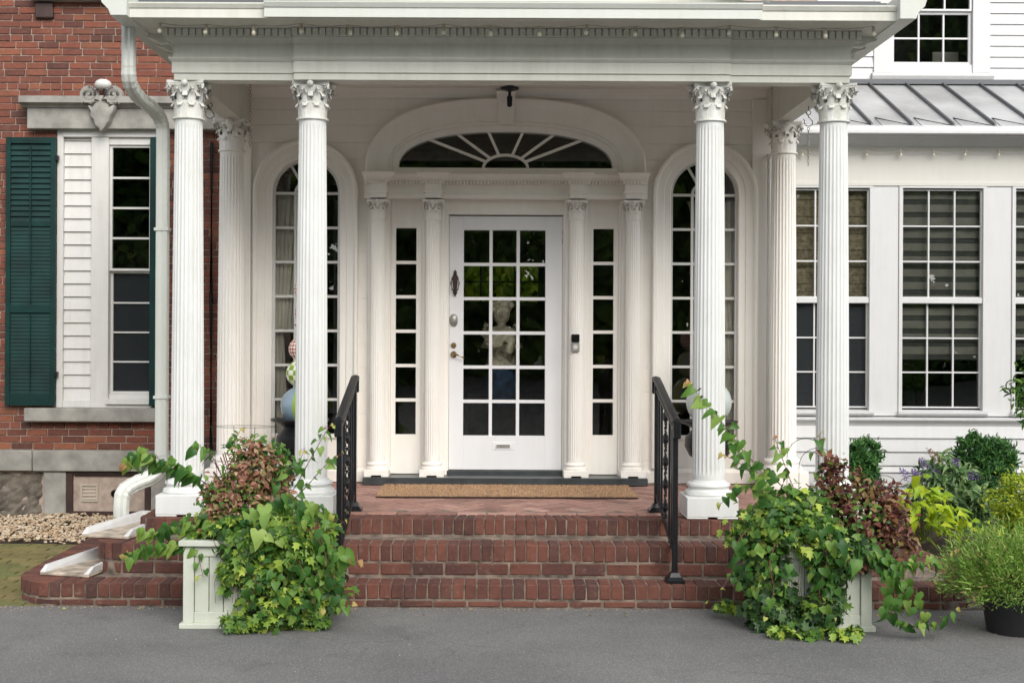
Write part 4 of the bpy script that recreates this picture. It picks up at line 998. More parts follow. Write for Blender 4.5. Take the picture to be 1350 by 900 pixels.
# low pediment above
for s in (-1, 1):
    x0, x1 = C+s*1.62, C
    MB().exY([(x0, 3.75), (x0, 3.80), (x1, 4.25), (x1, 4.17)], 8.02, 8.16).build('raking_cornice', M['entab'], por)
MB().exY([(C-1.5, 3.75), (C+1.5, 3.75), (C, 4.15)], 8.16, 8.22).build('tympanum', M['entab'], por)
MB().box(C-2.4, C+2.4, 8.4, 11.4, 3.80, 3.82).build('roof_deck', M['seam'], por)
# hanging lamp stub
lx = X(672, 10.12, 115)
t = thing('ceiling_lamp_mount', 'small black lamp canopy and stem hanging from the porch ceiling before the keystone', 'lamp mount', (0, 0, 0))
zc = 3.585
MB().lathe([(.03, 0), (.03, -.012), (.075, -.016), (.07, -.03), (.02, -.045)], (lx, 10.12, zc), 20).build('canopy', M['iron'], t, smooth=True)
MB().lathe([(.012, 0), (.012, -.05), (.022, -.06), (.02, -.13), (.008, -.14)], (lx, 10.12, zc-.028), 12).build('stem', M['iron'], t, smooth=True)

# downspout
t = thing('downspout', 'pale corrugated downspout curving down beside the leftmost column', 'downspout', (0, 0, 0))
def ribbed(pts, wx, wy, name):
    pts = [Vector(p) for p in pts]; fine = []
    for i in range(len(pts)-1):
        for k in range(4):
            u = k/4; p0 = pts[max(i-1, 0)]; p1 = pts[i]; p2 = pts[i+1]; p3 = pts[min(i+2, len(pts)-1)]
            fine.append(.5*((2*p1)+(-p0+p2)*u+(2*p0-5*p1+4*p2-p3)*u*u+(-p0+3*p1-3*p2+p3)*u**3))
    fine.append(pts[-1]); rs = []
    base = []
    for i in range(16):       # rectangle with ribs
        a = i/16*4; s_ = int(a); u = a-s_; rib = .007 if i % 2 else 0
        if s_ == 0: q = (-1+2*u, -1); base.append((q[0]*wx, q[1]*wy-rib))
        elif s_ == 1: q = (1, -1+2*u); base.append((q[0]*wx+rib, q[1]*wy))
        elif s_ == 2: q = (1-2*u, 1); base.append((q[0]*wx, q[1]*wy+rib))
        else: q = (-1, 1-2*u); base.append((q[0]*wx-rib, q[1]*wy))
    for i, p in enumerate(fine):
        d = (fine[min(i+1, len(fine)-1)]-fine[max(i-1, 0)]).normalized()
        side = Vector((1, 0, 0))-d*d.x; side = side.normalized() if side.length > .2 else Vector((0, 0, 1)); b2 = d.cross(side)
        w_ = 1+(.07 if (i % 2 and abs(d.z) < .985) else 0)
        rs.append([p+side*a*w_+b2*b*w_ for a, b in base])
    return MB().rings(rs).build(name, M['spout'], t)
xs1 = X(214, 8.86, 400)
ribbed([(X(168, 8.35), 8.35, 3.63), (X(168, 8.35), 8.35, 3.5), (X(168, 8.35), 8.35, 3.36)], .036, .028, 'upper_pipe')
ribbed([(X(168, 8.35), 8.35, 3.36), (X(168.5, 8.36), 8.36, 3.30), (X(172, 8.42), 8.42, 3.245), (X(183, 8.55), 8.55, 3.195), (X(197, 8.70), 8.70, 3.165), (X(208, 8.81), 8.81, 3.12), (X(213, 8.86), 8.86, 3.05), (xs1, 8.86, 2.95), (xs1, 8.86, 2.8)], .037, .029, 'offset_elbow')
ribbed([(xs1, 8.86, 2.8), (xs1, 8.86, 2.0), (xs1, 8.86, .80)], .037, .029, 'pipe')
ribbed([(xs1, 8.86, .80), (xs1-.005, 8.86, .72), (xs1-.06, 8.82, .655), (xs1-.16, 8.78, .61), (xs1-.225, 8.74, .56), (xs1-.235, 8.72, .47), (xs1-.235, 8.72, .40)], .042, .032, 'bottom_elbow')
for z in (1.2, 2.35): B(xs1-.05, xs1+.05, 8.82, 8.9, z-.01, z+.01).build('bracket', M['spout'], t)

# splash blocks
def splash(x0, yfr, z, label, ang, L_=.62):
    t = thing('splash_block', label, 'splash block', (x0, yfr, z), 'splash blocks at the left of the steps')
    w0, w1 = .17, .12
    mb = MB(); mb.exZ([(-w0, 0), (w0, 0), (w1, L_), (-w1, L_)], 0, .018); mb.build('tray', M['stain'], t, bevel=.004)
    for s in (-1, 1):
        a, b2 = s*w0, s*w1; i_ = s*.035
        vs_ = [(a, .0, .0185), (a-i_, 0, .0185), (b2-i_, L_, .0185), (b2, L_, .0185), (a, .06, .055), (a-i_*.6, .06, .055), (b2-i_*.6, L_, .085), (b2, L_, .085)]
        m2 = MB(); m2.add(vs_, [(0, 3, 2, 1), (4, 5, 6, 7), (0, 1, 5, 4), (1, 2, 6, 5), (2, 3, 7, 6), (3, 0, 4, 7)]); m2.build('side_wall', M['splash'], t)
    B(-w1, w1, L_, L_+.03, 0, .085).build('back_wall', M['splash'], t)
    t.rotation_euler.z = ang
    return t
splash(X(138, 8.2, 716), 8.20, .337, 'upper white splash block on the middle step under the downspout', -.28)
splash(X(83, 7.92, 760), 7.94, .144, 'lower white splash block at the left corner of the bottom step', -.26)

# hooks and chains
def shook(x, y, z, s=.075):
    pts = [(0, 0, 0)]+[(.017*math.sin(a), 0, -.045+.017*math.cos(a)) for a in [k*PI/5 for k in range(0, 9)]]+[(.0, 0, -.075), (.028, 0, -.105), (.03, 0, -.125), (.01, 0, -.142), (-.015, 0, -.14), (-.03, 0, -.12), (-.028, 0, -.10), (-.038, 0, -.09)]
    return MB().tube([(x+a, y, z+c2+.02) for a, b2, c2 in pts], .0042, 6)
def chain(mb, x, y, z0, z1, s=.022):
    n = max(2, int((z0-z1)/s))
    for k in range(n):
        z = z0-(k+.5)*(z0-z1)/n; a = (k % 2)*PI/2
        ring = [(x+.009*math.cos(q)*math.cos(a), y+.009*math.cos(q)*math.sin(a), z+s*.62*math.sin(q)) for q in [2*PI*j/8 for j in range(9)]]
        mb.tube(ring, .0032, 4)
    return mb
def hangchain(name, px, py0, py1, Y, label, hook=None):
    t = thing(name, label, 'chain' if 'chain' in name else 'hook', (0, 0, 0)); p0 = P(px, py0, Y); p1 = P(px, py1, Y)
    if hook:
        shook(p0.x, Y, p0.z).build('hook', M['iron'], t, smooth=True)
        if hook == 2: chain(MB(), p0.x, Y, p0.z-.13, p1.z).build('chain_links', M['galv'], t)
    else:
        MB().tube([(p0.x, Y, 3.602), (p0.x, Y, p0.z)], .002, 4).build('eye_wire', M['iron'], t)
        chain(MB(), p0.x, Y, p0.z, p1.z).build('chain_links', M['galv'], t)
hangchain('hook', 277, 134, 170, 9.3, 'black S shaped hook under the beam beside the leftmost column', 1)
hangchain('hook', 1066, 144, 219, 9.25, 'black S shaped hook with a short chain beside the rightmost column', 2)
hangchain('hanging_chain', 330, 108, 194, 9.62, 'thin pale chain hanging from the ceiling at the left of the porch')
hangchain('hanging_chain', 1018, 110, 196, 9.62, 'thin pale chain hanging from the ceiling at the right of the porch')

# string lights
def stringlights(pts, label, r, name='string_lights', drop=.03, sag=.012):
    t = thing(name, label, 'string lights', (0, 0, 0)); w_ = []
    for a, b2 in zip(pts, pts[1:]):
        for k in range(4): u = k/4; q = a.lerp(b2, u); q.z -= sag*math.sin(PI*u); w_.append(q)
    w_.append(pts[-1]); MB().tube(w_, .003, 5).build('wire', M['beige'], t)
    sock = MB().lathe([(.009, 0), (.011, -.012), (.011, -.034), (.008, -.036)], n=10).mesh('socket', M['beige'], smooth=True)
    prof = [(.008, -.034), (r*.75, -.034-r*.5), (r, -.034-r*1.1), (r*.85, -.034-r*1.75), (r*.4, -.034-r*2.2), (.002, -.034-r*2.3)]
    bulb = MB().lathe(prof, n=12).mesh('bulb', M['bulbglass'], smooth='all')
    core = MB().lathe([(.003, -.034), (.004, -.034-r), (.002, -.034-r*1.3)], n=6).mesh('filament', M['beige'])
    for p in pts:
        s = link('socket', sock, t, p); b2 = link('bulb', bulb, t, p); link('filament', core, b2)
        s.rotation_euler = b2.rotation_euler = (random.uniform(-.15, .15), random.uniform(-.2, .2), 0)
pts = []
for k, px in enumerate([210, 271, 333, 395, 458, 522, 583, 645, 708, 772, 835, 898, 960, 1022, 1085, 1148]):
    pts.append(Vector((X(px, 8.2), 8.19+.01*math.sin(k*2), 3.609-.006*(k % 3))))
stringlights(pts, 'string of clear bulbs strung along the portico cornice above the dentils', .0145)

# ================================================================== WHITE WING (right)
wing = thing('white_wing', 'white clapboard wing with tall grid windows under a grey metal roof', 'house', (0, 0, 0))
q = lambda py, px=1200: Z(py, YB, px)
xq0 = C+2.29; XR = 8.0
wz_top = q(193); wz_w0, wz_w1 = q(548), q(245)
wins = [(X(1041, YB), X(1144, YB)), (X(1191, YB), X(1293.5, YB)), (X(1340, YB), X(1442, YB)), (X(1490, YB), X(1592, YB))]
# mullion boards
edges_ = [xq0]+[v for w_ in wins for v in (w_[0]-.045, w_[1]+.045)]+[XR]
for k in range(0, len(edges_), 2): B(edges_[k]+.001, edges_[k+1]-.001, YB, YB+.12, wz_w0, wz_w1).build('pier_board', M['wing'], wing, bevel=.003)
mb = MB().exX([(YB, wz_w1), (YB-.012, wz_w1), (YB-.012, wz_w1+.03), (YB-.0, wz_w1+.035), (YB+.0, wz_top), (YB+.12, wz_top), (YB+.12, wz_w1)], xq0, XR).build('frieze_board', M['frieze'], wing)
MB().exX([(YB+.1, wz_top), (YB-.02, wz_top), (YB-.03, q(190)), (YB-.08, q(182)), (YB-.09, q(181)), (YB-.09, q(176.5)), (YB+.1, q(176.5))], xq0, XR).build('eave_moulding', M['wing'], wing)
for k, (a0, a1) in enumerate(wins):
    wn = MB().box(a0-.044, a0-.012, YB-.012, YB+.06, q(541), q(248)).box(a1+.012, a1+.044, YB-.012, YB+.06, q(541), q(248)).box(a0-.044, a1+.044, YB-.012, YB+.06, q(248), q(245.5)).exX([(YB+.06, q(548)), (YB-.02, q(548)), (YB-.045, q(545)), (YB-.045, q(541.5)), (YB+.06, q(540))], a0-.05, a1+.05).build('window', M['wing'], wing, bevel=.002)
    s1 = sash(wn, a0, a1, q(391), q(251), YB+.02, 3, 3, M['wing'], M['glass'] if k != 0 else M['glass'], .011, .013)
    s2 = sash(wn, a0, a1, q(536), q(400), YB+.045, 3, 3, M['wing'], M['screenglass'] if k == 0 else M['glass'], .013, .013)
    B(a0-.011, a1+.011, YB+.0, YB+.043, q(399.5), q(392)).build('meeting_rail', M['wing'], wn, bevel=.002)
    # blinds
    z = q(251); i = 0
    mbA, mbB = MB(), MB(); ph = .115 if k else .075
    zend = q(470) if k else q(540)
    while z > zend:
        h = ph*(.58 if i % 2 == 0 else .42) if k else ph
        (mbA if (i % 2 == 0 or not k) else mbB).box(a0-.03, a1+.03, YB+.10+(0 if i % 2 == 0 else .012), YB+.102+(0 if i % 2 == 0 else .012), z-h+(.003 if not k else 0), z); z -= h; i += 1
    if k == 0: mbA.build('blind', M['tanblind'], wn)
    else:
        mbA.build('blind', M['blind'], wn); mbB.build('blind_sheer_band', M['darkblind'], wn)
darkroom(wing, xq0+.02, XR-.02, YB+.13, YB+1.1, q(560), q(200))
# band below windows, clapboards
MB().exX([(YB+.1, q(561)), (YB-.01, q(561)), (YB-.02, q(558)), (YB-.055, q(553)), (YB-.055, q(550)), (YB+.1, q(548.5))], xq0, XR).build('sill_band', M['wing'], wing)
zz = q(561); hh = .121
for k in range(6):
    z1_ = zz-.001; z0_ = zz-hh if k else zz-.105
    if k == 3: z0_ = zz-.06
    MB().exX([(YB+.08, z0_), (YB-.03, z0_), (YB-.012, z1_), (YB+.08, z1_)], xq0, XR).build('clapboard', M['wing'], wing); zz = z0_
    if zz < .2: break
B(xq0, XR, YB+.0, YB+.08, -.1, zz).build('foundation_board', M['wing'], wing)
B(xq0, XR, YB-.04, YB+.08, zz-.03, zz-.005).build('water_table', M['wing'], wing)
# metal roof
ye, ze = 11.15, Z(171, 11.15, 1250); yt, ztp = YU-.02, Z(112.5, YU, 1250)
sl_ = (ztp-ze)/(yt-ye)
xs_seam = [X(px, YU) for px in (1046, 1094, 1142, 1190.5, 1239, 1287.5, 1336, 1384, 1432, 1480, 1530)]
xa = xq0-.2
for xb in xs_seam+[XR]:
    if xb-xa > .01:
        MB().exX([(ye, ze), (ye, ze-.02), (yt, ztp-.02), (yt, ztp)], xa+.001, xb-.001).build('roof_panel', M['roof'], wing)
    xa = xb
sm = MB().exX([(ye+.07, ze+.07*sl_+.0), (ye+.09, ze+.09*sl_+.032), (yt, ztp+.032), (yt, ztp)], -.008, .008).mesh('roof_seam', M['seam'])
for xb in xs_seam: link('roof_seam', sm, wing, (xb, 0, 0))
MB().exX([(ye+.08, ze+.05), (ye-.01, ze+.016), (ye-.02, ze-.005), (ye-.02, ze-.035), (ye+.0, ze-.04), (ye+.08, ze-.02)], xq0-.2, XR).build('roof_edge', M['wing'], wing, bevel=.003)
B(xq0-.2, XR, ye+.02, YB-.0, q(176), ze-.022).build('soffit', M['wing'], wing)
B(xq0-.2, XR, YU-.06, YU+.02, ztp+.0, ztp+.045).build('roof_flashing', M['seam'], wing)
# upper wall
qu = lambda py, px=1250: Z(py, YU, px)
ux0, ux1 = X(1177, YU), X(1275, YU)
z0_ = qu(109); k = 0
B(xq0-.3, XR, YU-.03, YU+.1, ztp+.046, qu(104)).build('upper_base_board', M['wing'], wing)
z = qu(104); kk = 0
while z < 6.5:
    z1_ = z+.1065
    for a0, a1 in ((xq0-.3, X(1149, YU)), (X(1302, YU), XR)):
        if z > qu(-50) and a0 < 2: a1 = X(1149, YU)
        MB().exX([(YU+.05, z), (YU-.03, z), (YU-.012, z1_), (YU+.05, z1_)], a0, a1).build('clapboard', M['wing'], wing)
    z = z1_; kk += 1
MB().box(X(1149, YU), ux0-.03, YU-.04, YU+.08, qu(97), 6.5).box(ux1+.03, X(1302, YU)-.001, YU-.04, YU+.08, qu(97), 6.5).build('upper_window_casing', M['wing'], wing, bevel=.003)
MB().exX([(YU+.05, qu(107)), (YU-.05, qu(107)), (YU-.075, qu(102)), (YU-.075, qu(98)), (YU+.05, qu(97))], X(1146, YU), X(1306, YU)).build('upper_window_sill', M['wing'], wing)
B(ux0-.03, ux1+.03, YU-.025, YU+.06, qu(97)+.002, qu(82)-.031).build('upper_window_stool', M['wing'], wing)
sash(wing, ux0, ux1, qu(82), qu(19.5), YU-.0, 3, 2, M['wing'], M['glass'], .028, .016)
sash(wing, ux0, ux1, qu(13), qu(-50), YU-.03, 3, 2, M['wing'], M['glass'], .02, .016)
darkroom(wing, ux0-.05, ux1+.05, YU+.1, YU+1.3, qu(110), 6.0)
B(xq0-.3, XR, YU+.1, YU+.14, ztp, qu(110)).build('upper_core', M['wing'], wing)
# folding chair back seen inside the upper window
o = MB().box(X(1228, YU+.3), X(1262, YU+.3), YU+.3, YU+.32, qu(80), qu(60)).build('folding_chair_back', M['blind'], wing)
# de-icing cable zigzag
pts = []; lab = 0
xk = [X(px, 11.25) for px in (1062, 1110, 1160, 1161, 1212, 1213, 1264, 1266, 1316, 1318, 1368, 1370, 1420)]
for i, x in enumerate(xk):
    up_ = (i % 2 == 1); y = ye+(.30 if up_ else .02); pts.append((x, y, ze+(y-ye)*sl_+.012))
tag(MB().tube(pts, .006, 5).build('heating_cable', M['iron']), 'thin zigzag heating cable clipped along the grey metal roof edge', 'cable')
pts = [Vector((X(px, 11.36), 11.35, q(198, px)+.0)) for px in (1056, 1100, 1142, 1185, 1229, 1272, 1315, 1358)]
stringlights(pts, 'faint string of small bulbs under the eave of the white wing', .013, sag=.02)

# ================================================================== THINGS ON THE PORCH
# doormat
mx0, mx1, my0, my1 = X(502, 9.75), X(836, 9.75), 9.40, 10.12
t = thing('doormat', 'long tan coir doormat lying on the brick floor before the door', 'doormat', (0, 0, 0))
B(mx0, mx1, my0, my1, FL+.002, FL+.010).build('mat_backing', M['bronze'], t)
n_ = 42000
pp = np.stack([rng.uniform(mx0, mx1, n_), rng.uniform(my0, my1, n_), np.full(n_, FL+.009)], 1)
leaves('coir_pile', (np.array([(-.11, 0, 0), (.11, 0, 0), (0, 1, 0)]), [(0, 1, 2)]), pp, rng.normal(size=(n_, 3))*.55+np.array([0, 0, 1]), rng.normal(size=(n_, 3)), rng.uniform(.006, .014, n_), M['coir'], t)
# handrails
def rail(x, label):
    t = thing('handrail', label, 'handrail', (0, 0, 0), 'iron handrails on the steps')
    yr, yfn = 8.72, 7.86; zr, zfr = 1.34, 1.13; zb0, zb1 = FL, .142
    for (y, zb_, zt_2) in ((yr, zb0, zr), (yfn, zb1, zfr)):
        p_ = B(x-.016, x+.016, y-.016, y+.016, zb_+.05, zt_2).build('post', M['iron'], t, bevel=.002)
        MB().rings([[(x+sx*a, y+sy*a, z) for sx, sy in ((-1, -1), (1, -1), (1, 1), (-1, 1))] for a, z in ((.055, zb_), (.055, zb_+.018), (.035, zb_+.035), (.024, zb_+.06), (.017, zb_+.065))]).build('post_foot', M['iron'], p_)
    def railp(y, z, dz): return [(x+a, y, z+b2) for a, b2 in ((-.024, -.014+dz), (.024, -.014+dz), (.027, 0+dz), (.02, .016+dz), (0, .022+dz), (-.02, .016+dz), (-.027, 0+dz))]
    def e(y): return zr+(zfr-zr)*(yr-y)/(yr-yfn)
    MB().rings([railp(8.80, zr, 0), railp(yr, zr, 0), railp(yfn, zfr, 0), railp(7.80, zfr-.01, 0)]).build('top_rail', M['iron'], t, smooth=True)
    for y, s, z0 in ((7.80, -1, zfr-.01), (8.80, 1, zr)):
        MB().box(x-.022, x+.022, min(y, y+s*.03), max(y, y+s*.03), z0-.10, z0+.014).build('rail_end', M['iron'], t, bevel=.006)
    B(x-.012, x+.012, yr-.016-.0, yr, zr-.10, zr-.09)
    sl2 = lambda y, z: z+(zfr-zr)*(yr-y)/(yr-yfn)*1.12
    for z in (zr-.07, FL+.12):
        MB().rings([[(x+a, yr, z+b2) for a, b2 in ((-.01, -.01), (.01, -.01), (.01, .01), (-.01, .01))], [(x+a, yfn, (zfr-.07 if z > 1 else .142+.17)+b2) for a, b2 in ((-.01, -.01), (.01, -.01), (.01, .01), (-.01, .01))]]).build('cross_rail', M['iron'], t)
    for k in range(1, 7):
        y = yr+(yfn-yr)*k/7; u = k/7
        zt_3 = (zr-.07)*(1-u)+(zfr-.07)*u; zb_3 = (FL+.12)*(1-u)+(.312)*u
        if k in (3, 4):
            continue
        B(x-.007, x+.007, y-.007, y+.007, zb_3, zt_3).build('baluster', M['iron'], t)
    # scroll panel
    ym = yr+(yfn-yr)*.5
    for k in range(5):
        z0 = .47+.145*k
        for s in (-1, 1):
            MB().tube([(x+.004*s, ym+s*.085*math.sin(a)*(1-.35*a/PI), z0+.07-.07*math.cos(a)) for a in [PI*j/8 for j in range(9)]], .008, 5).build('scroll', M['iron'], t)
        MB().blob((x, ym, z0+.07), (.02, .035, .04), 8, 6).build('leaf_ornament', M['iron'], t)
rail(-.905, 'black wrought iron handrail on the left side of the brick steps')
rail(1.142, 'black wrought iron handrail on the right side of the brick steps')
# urns with stacked glazed balls
def urn(cx, cy, label):
    t = thing('urn', label, 'urn', (cx, cy, FL), 'black urns on the porch')
    MB().box(-.13, .13, -.13, .13, 0, .05).build('foot_block', M['iron'], t, bevel=.008)
    MB().lathe([(.10, .05), (.11, .07), (.06, .10), (.045, .15), (.06, .19), (.07, .20), (.15, .26), (.185, .33), (.18, .40), (.13, .455), (.125, .47), (.16, .49), (.215, .51), (.225, .52), (.225, .53), (.19, .53), (.13, .50)], n=36).build('bowl', M['iron'], t, smooth=True)
urn(X(396, 10.0), 10.0, 'black footed urn behind the second column from the left')
urn(X(935, 10.0), 10.0, 'black footed urn behind the third column from the left')
def ball(cx, cz_, r, mat, label, y=10.0, name='glazed_ball', cat='ball'):
    o = MB().blob((0, 0, 0), (r, r, r), 36, 22).build(name, mat, smooth='all', loc=(cx, y, cz_)); return tag(o, label, cat, None)
ux = X(396, 10.0)
zb0 = FL+.50+.13
ball(ux, zb0+.0, .15, M['petal'], 'large pale blue ball with green leaf stripe resting in the left urn')
ball(ux, zb0+.15+.10, .108, M['check'], 'green and white checked ball stacked on the pale blue ball')
ball(ux, zb0+.15+.205+.085, .09, M['diamond'], 'red and cream diamond patterned ball above the green checked ball')
t = thing('finial', 'slim pink and cream finial on top of the stacked balls at the left urn', 'finial', (ux, 10.0, zb0+.60))
MB().lathe([(.02, 0), (.05, .03), (.03, .06), (.045, .12), (.03, .18), (.035, .24), (.05, .30), (.03, .37), (.008, .41)], n=20).build('finial_body', M['diamond'], t, smooth=True)
ux = X(935, 10.0)
ball(ux, zb0+.04, .175, M['paleball'], 'large pale ball with yellow stripe resting in the right urn')
ball(ux, zb0+.04+.175+.10, .115, M['paleball'], 'pale yellow ball stacked on the large ball in the right urn')
ball(ux, zb0+.04+.175+.21+.09, .09, M['diamond'], 'small patterned ball highest on the right urn stack')
# cherub statue in the hall
sx, sy = X(661, 10.95, 430), 10.95
t = thing('cherub_statue', 'carved winged cherub bust standing inside the hall behind the door glass', 'statue', (sx, sy, .4))
Zs = lambda py: Z(py, sy)-.4
mb = MB()
mb.blob((0, 0, Zs(413)), (.075, .08, .095), 16, 12); mb.blob((0, .01, Zs(402)), (.085, .085, .06), 14, 8)
for a in range(11): mb.blob((.08*math.cos(a*.62), -.03+.03*math.sin(a*1.7), Zs(404)+.045*math.sin(a*.62+.3)), (.028, .03, .028), 7, 5)
mb.blob((0, -.085, Zs(415)), (.014, .02, .02), 6, 5); mb.blob((0, 0, Zs(428)), (.04, .045, .05), 10, 6)
mb.rings([[(rx*math.cos(q_), .02+ry*math.sin(q_), Zs(py)) for q_ in [2*PI*k/16 for k in range(16)]] for py, rx, ry in ((429, .04, .04), (434, .12, .08), (445, .135, .09), (458, .11, .085), (470, .115, .09), (480, .12, .1))])
mb.tube([(-.12, 0, Zs(438)), (-.14, -.06, Zs(455)), (-.05, -.12, Zs(462)), (.04, -.12, Zs(450))], [.04, .037, .032, .026], 8)
mb.tube([(.12, 0, Zs(438)), (.15, -.05, Zs(456)), (.08, -.11, Zs(470)), (.0, -.13, Zs(460))], [.04, .037, .032, .026], 8)
mb.build('figure', M['cherub'], t, smooth=True)
for s in (-1, 1):
    for k in range(5):
        MB().tube([(s*.08, .08, Zs(440)-.015*k), (s*(.12+.005*k), .09, Zs(430)-.02*k), (s*(.145+.008*k), .09, Zs(423)-.03*k)], [.028, .026, .010], 6).build('wing_feather', M['cherub'], t, smooth=True)
MB().blob((0, 0, Zs(507)), (.13, .12, .19), 16, 10).build('blue_drape', M['blue'], t, smooth='all')
MB().lathe([(.16, 0), (.16, .05), (.09, .09), (.06, .16), (.1, .24), (.12, .3), (.08, .34)], n=20).build('pedestal', M['iron'], t, smooth=True)
B(-.13, .13, -.11, .11, Zs(484.5), Zs(480)).build('base_plate', M['cherub'], t)
t = thing('hall_table', 'dark low table inside the hall seen through the lower door panes', 'table', (0, 0, 0))
B(-.3, .95, 13.2, 13.8, 1.02, 1.06).build('table_top', M['brown'], t); 
for lx_, ly_ in ((-.27, 13.24), (.9, 13.24), (-.27, 13.75), (.9, 13.75)): B(lx_, lx_+.05, ly_, ly_+.05, .4, 1.02).build('leg', M['brown'], t)

# ================================================================== PLANTERS
def planter(x0, x1, yf_, label):
    t = thing('planter_box', label, 'planter', (0, 0, 0), 'square planter boxes before the steps')
    w_ = x1-x0; yb_ = yf_+w_; h = .49
    for a, b2, c2, d2 in ((x0, x0+.06, yf_, yf_+.06), (x1-.06, x1, yf_, yf_+.06), (x0, x0+.06, yb_-.06, yb_), (x1-.06, x1, yb_-.06, yb_)): B(a, b2, c2, d2, .03, h-.03).build('corner_post', M['planter'], t, bevel=.003)
    for (a, b2, c2, d2) in ((x0+.061, x1-.061, yf_+.015, yf_+.03), (x0+.061, x1-.061, yb_-.03, yb_-.015)):
        nb_ = 5
        for k in range(nb_):
            u0 = a+(b2-a)*k/nb_; u1 = a+(b2-a)*(k+1)/nb_; B(u0+.002, u1-.002, c2, d2, .09, h-.09).build('panel_board', M['planter'], t, bevel=.002)
        for z0, z1_ in ((.03, .09), (h-.09, h-.03)): B(a, b2, c2-.008, d2, z0, z1_).build('panel_rail', M['planter'], t, bevel=.002)
    for (a, b2) in ((x0+.015, x0+.03), (x1-.03, x1-.015)):
        nb_ = 5; c2, d2 = yf_+.061, yb_-.061
        for k in range(nb_):
            u0 = c2+(d2-c2)*k/nb_; u1 = c2+(d2-c2)*(k+1)/nb_; B(a, b2, u0+.002, u1-.002, .09, h-.09).build('panel_board', M['planter'], t, bevel=.002)
        for z0, z1_ in ((.03, .09), (h-.09, h-.03)): B(a-.004, b2+.004, c2, d2, z0, z1_).build('panel_rail', M['planter'], t)
    for z0, z1_, o_ in ((0, .03, .018), (h-.03, h, .022)):
        MB().box(x0-o_, x1+o_, yf_-o_, yf_+.04, z0, z1_).box(x0-o_, x1+o_, yb_-.04, yb_+o_, z0, z1_).box(x0-o_, x0+.04, yf_+.04, yb_-.04, z0, z1_).box(x1-.04, x1+o_, yf_+.04, yb_-.04, z0, z1_).build('base_trim' if z0 == 0 else 'top_trim', M['planter'], t, bevel=.003)
    B(x0+.031, x1-.031, yf_+.031, yb_-.031, h-.12, h-.05).build('soil', M['soil'], t)
    return t
plx0, plx1 = X(250, 7.36, 760), X(372, 7.36, 760)
prx0, prx1 = X(1022, 7.34, 760), X(1140, 7.34, 760)
planter(plx0, plx1, 7.2, 'pale grey green planter box left of the steps, half covered by ivy')
planter(prx0, prx1, 7.2, 'pale grey green planter box right of the steps, behind hanging ivy')
def clump(lst): return [((P(px, py, Y)), (rx, ry, rz), n) for px, py, Y, rx, ry, rz, n in lst]
def foliage(parent, name, tmpl, lst, smin, smax, mat, **kw):
    p_, t_, n_ = shell(clump(lst), **kw)
    return leaves(name, tmpl, p_, t_, n_, rng.uniform(smin, smax, len(p_)), mat, parent)
# left planter plants
iv = thing('ivy_plant', 'bright green ivy cascading over the left planter box to the asphalt', 'ivy', (0, 0, 0))
foliage(iv, 'foliage', IVY, [(300, 695, 7.38, .22, .18, .12, 620), (350, 700, 7.3, .22, .2, .13, 620), (400, 700, 7.36, .2, .18, .13, 450), (330, 745, 7.17, .12, .09, .20, 520), (372, 770, 7.17, .15, .1, .22, 620), (345, 808, 7.14, .13, .09, .09, 330), (415, 760, 7.3, .15, .16, .22, 560), (410, 810, 7.25, .13, .12, .10, 380), (262, 715, 7.45, .07, .1, .13, 140), (300, 745, 7.17, .06, .05, .14, 110), (310, 818, 7.08, .09, .06, .03, 90), (440, 785, 7.3, .10, .1, .08, 130), (385, 725, 7.15, .18, .08, .13, 380)], .022, .062, M['ivy'], gapt=.08)
foliage(iv, 'shaded_foliage', IVY, [(350, 730, 7.42, .24, .16, .2, 700), (395, 790, 7.42, .15, .12, .15, 330)], .035, .055, M['ivyshade'], gapt=.1)  # leaves filling the gaps, with shade painted into their colour
m_ = MB()
for k in range(12):
    x0 = random.uniform(plx0+.16, plx1); x1 = x0+random.uniform(-.1, .2)
    m_.tube([(x0, 7.3, .47), (x0, 7.18, .505), (x0+(x1-x0)*.2, 7.165, .46), (x0+(x1-x0)*.5, 7.15, .38), (x1, 7.14, .27), (x1+random.uniform(-.02, .03), 7.12, .16)], .0018, 4)
m_.build('stems', M['wood'], iv)
vn = thing('sweet_potato_vine', 'trailing vine with heart shaped green leaves spilling out of the left planter', 'vine', (0, 0, 0))
V3 = lambda *a: [P(*q_) for q_ in a]
vine(vn, V3((300, 665, 7.45), (262, 630, 7.4), (225, 612, 7.35), (190, 598, 7.3), (166, 612, 7.25)), 24, .105)
vine(vn, V3((285, 690, 7.4), (250, 690, 7.3), (215, 700, 7.25), (180, 705, 7.2)), 16, .085, tipn=1)
vine(vn, V3((290, 700, 7.4), (250, 720, 7.25), (205, 722, 7.2), (165, 735, 7.15)), 25, .085, tipn=2)
vine(vn, V3((360, 690, 7.4), (410, 705, 7.2), (440, 730, 7.1), (475, 742, 7.05)), 12, .098, tipn=3)
vine(vn, V3((350, 690, 7.3), (395, 690, 7.15), (425, 720, 7.05), (432, 745, 7.0)), 8, .1, tipn=0)
vine(vn, V3((360, 670, 7.4), (390, 665, 7.3), (420, 668, 7.25), (455, 690, 7.2)), 9, .08, tipn=2)
vine(vn, V3((365, 680, 7.5), (390, 640, 7.55), (412, 600, 7.6), (428, 572, 7.6), (436, 560, 7.6)), 13, .062, tipn=3)
vine(vn, V3((385, 660, 7.5), (405, 640, 7.5), (432, 610, 7.5), (452, 597, 7.5)), 8, .06, tipn=2)
vine(vn, V3((320, 660, 7.5), (318, 620, 7.55), (310, 585, 7.6), (318, 565, 7.6)), 8, .07, tipn=3)
vine(vn, V3((330, 680, 7.25), (345, 668, 7.12), (345, 690, 7.05), (350, 705, 7.0)), 4, .115, mat=M['lightvine'], tipn=0)
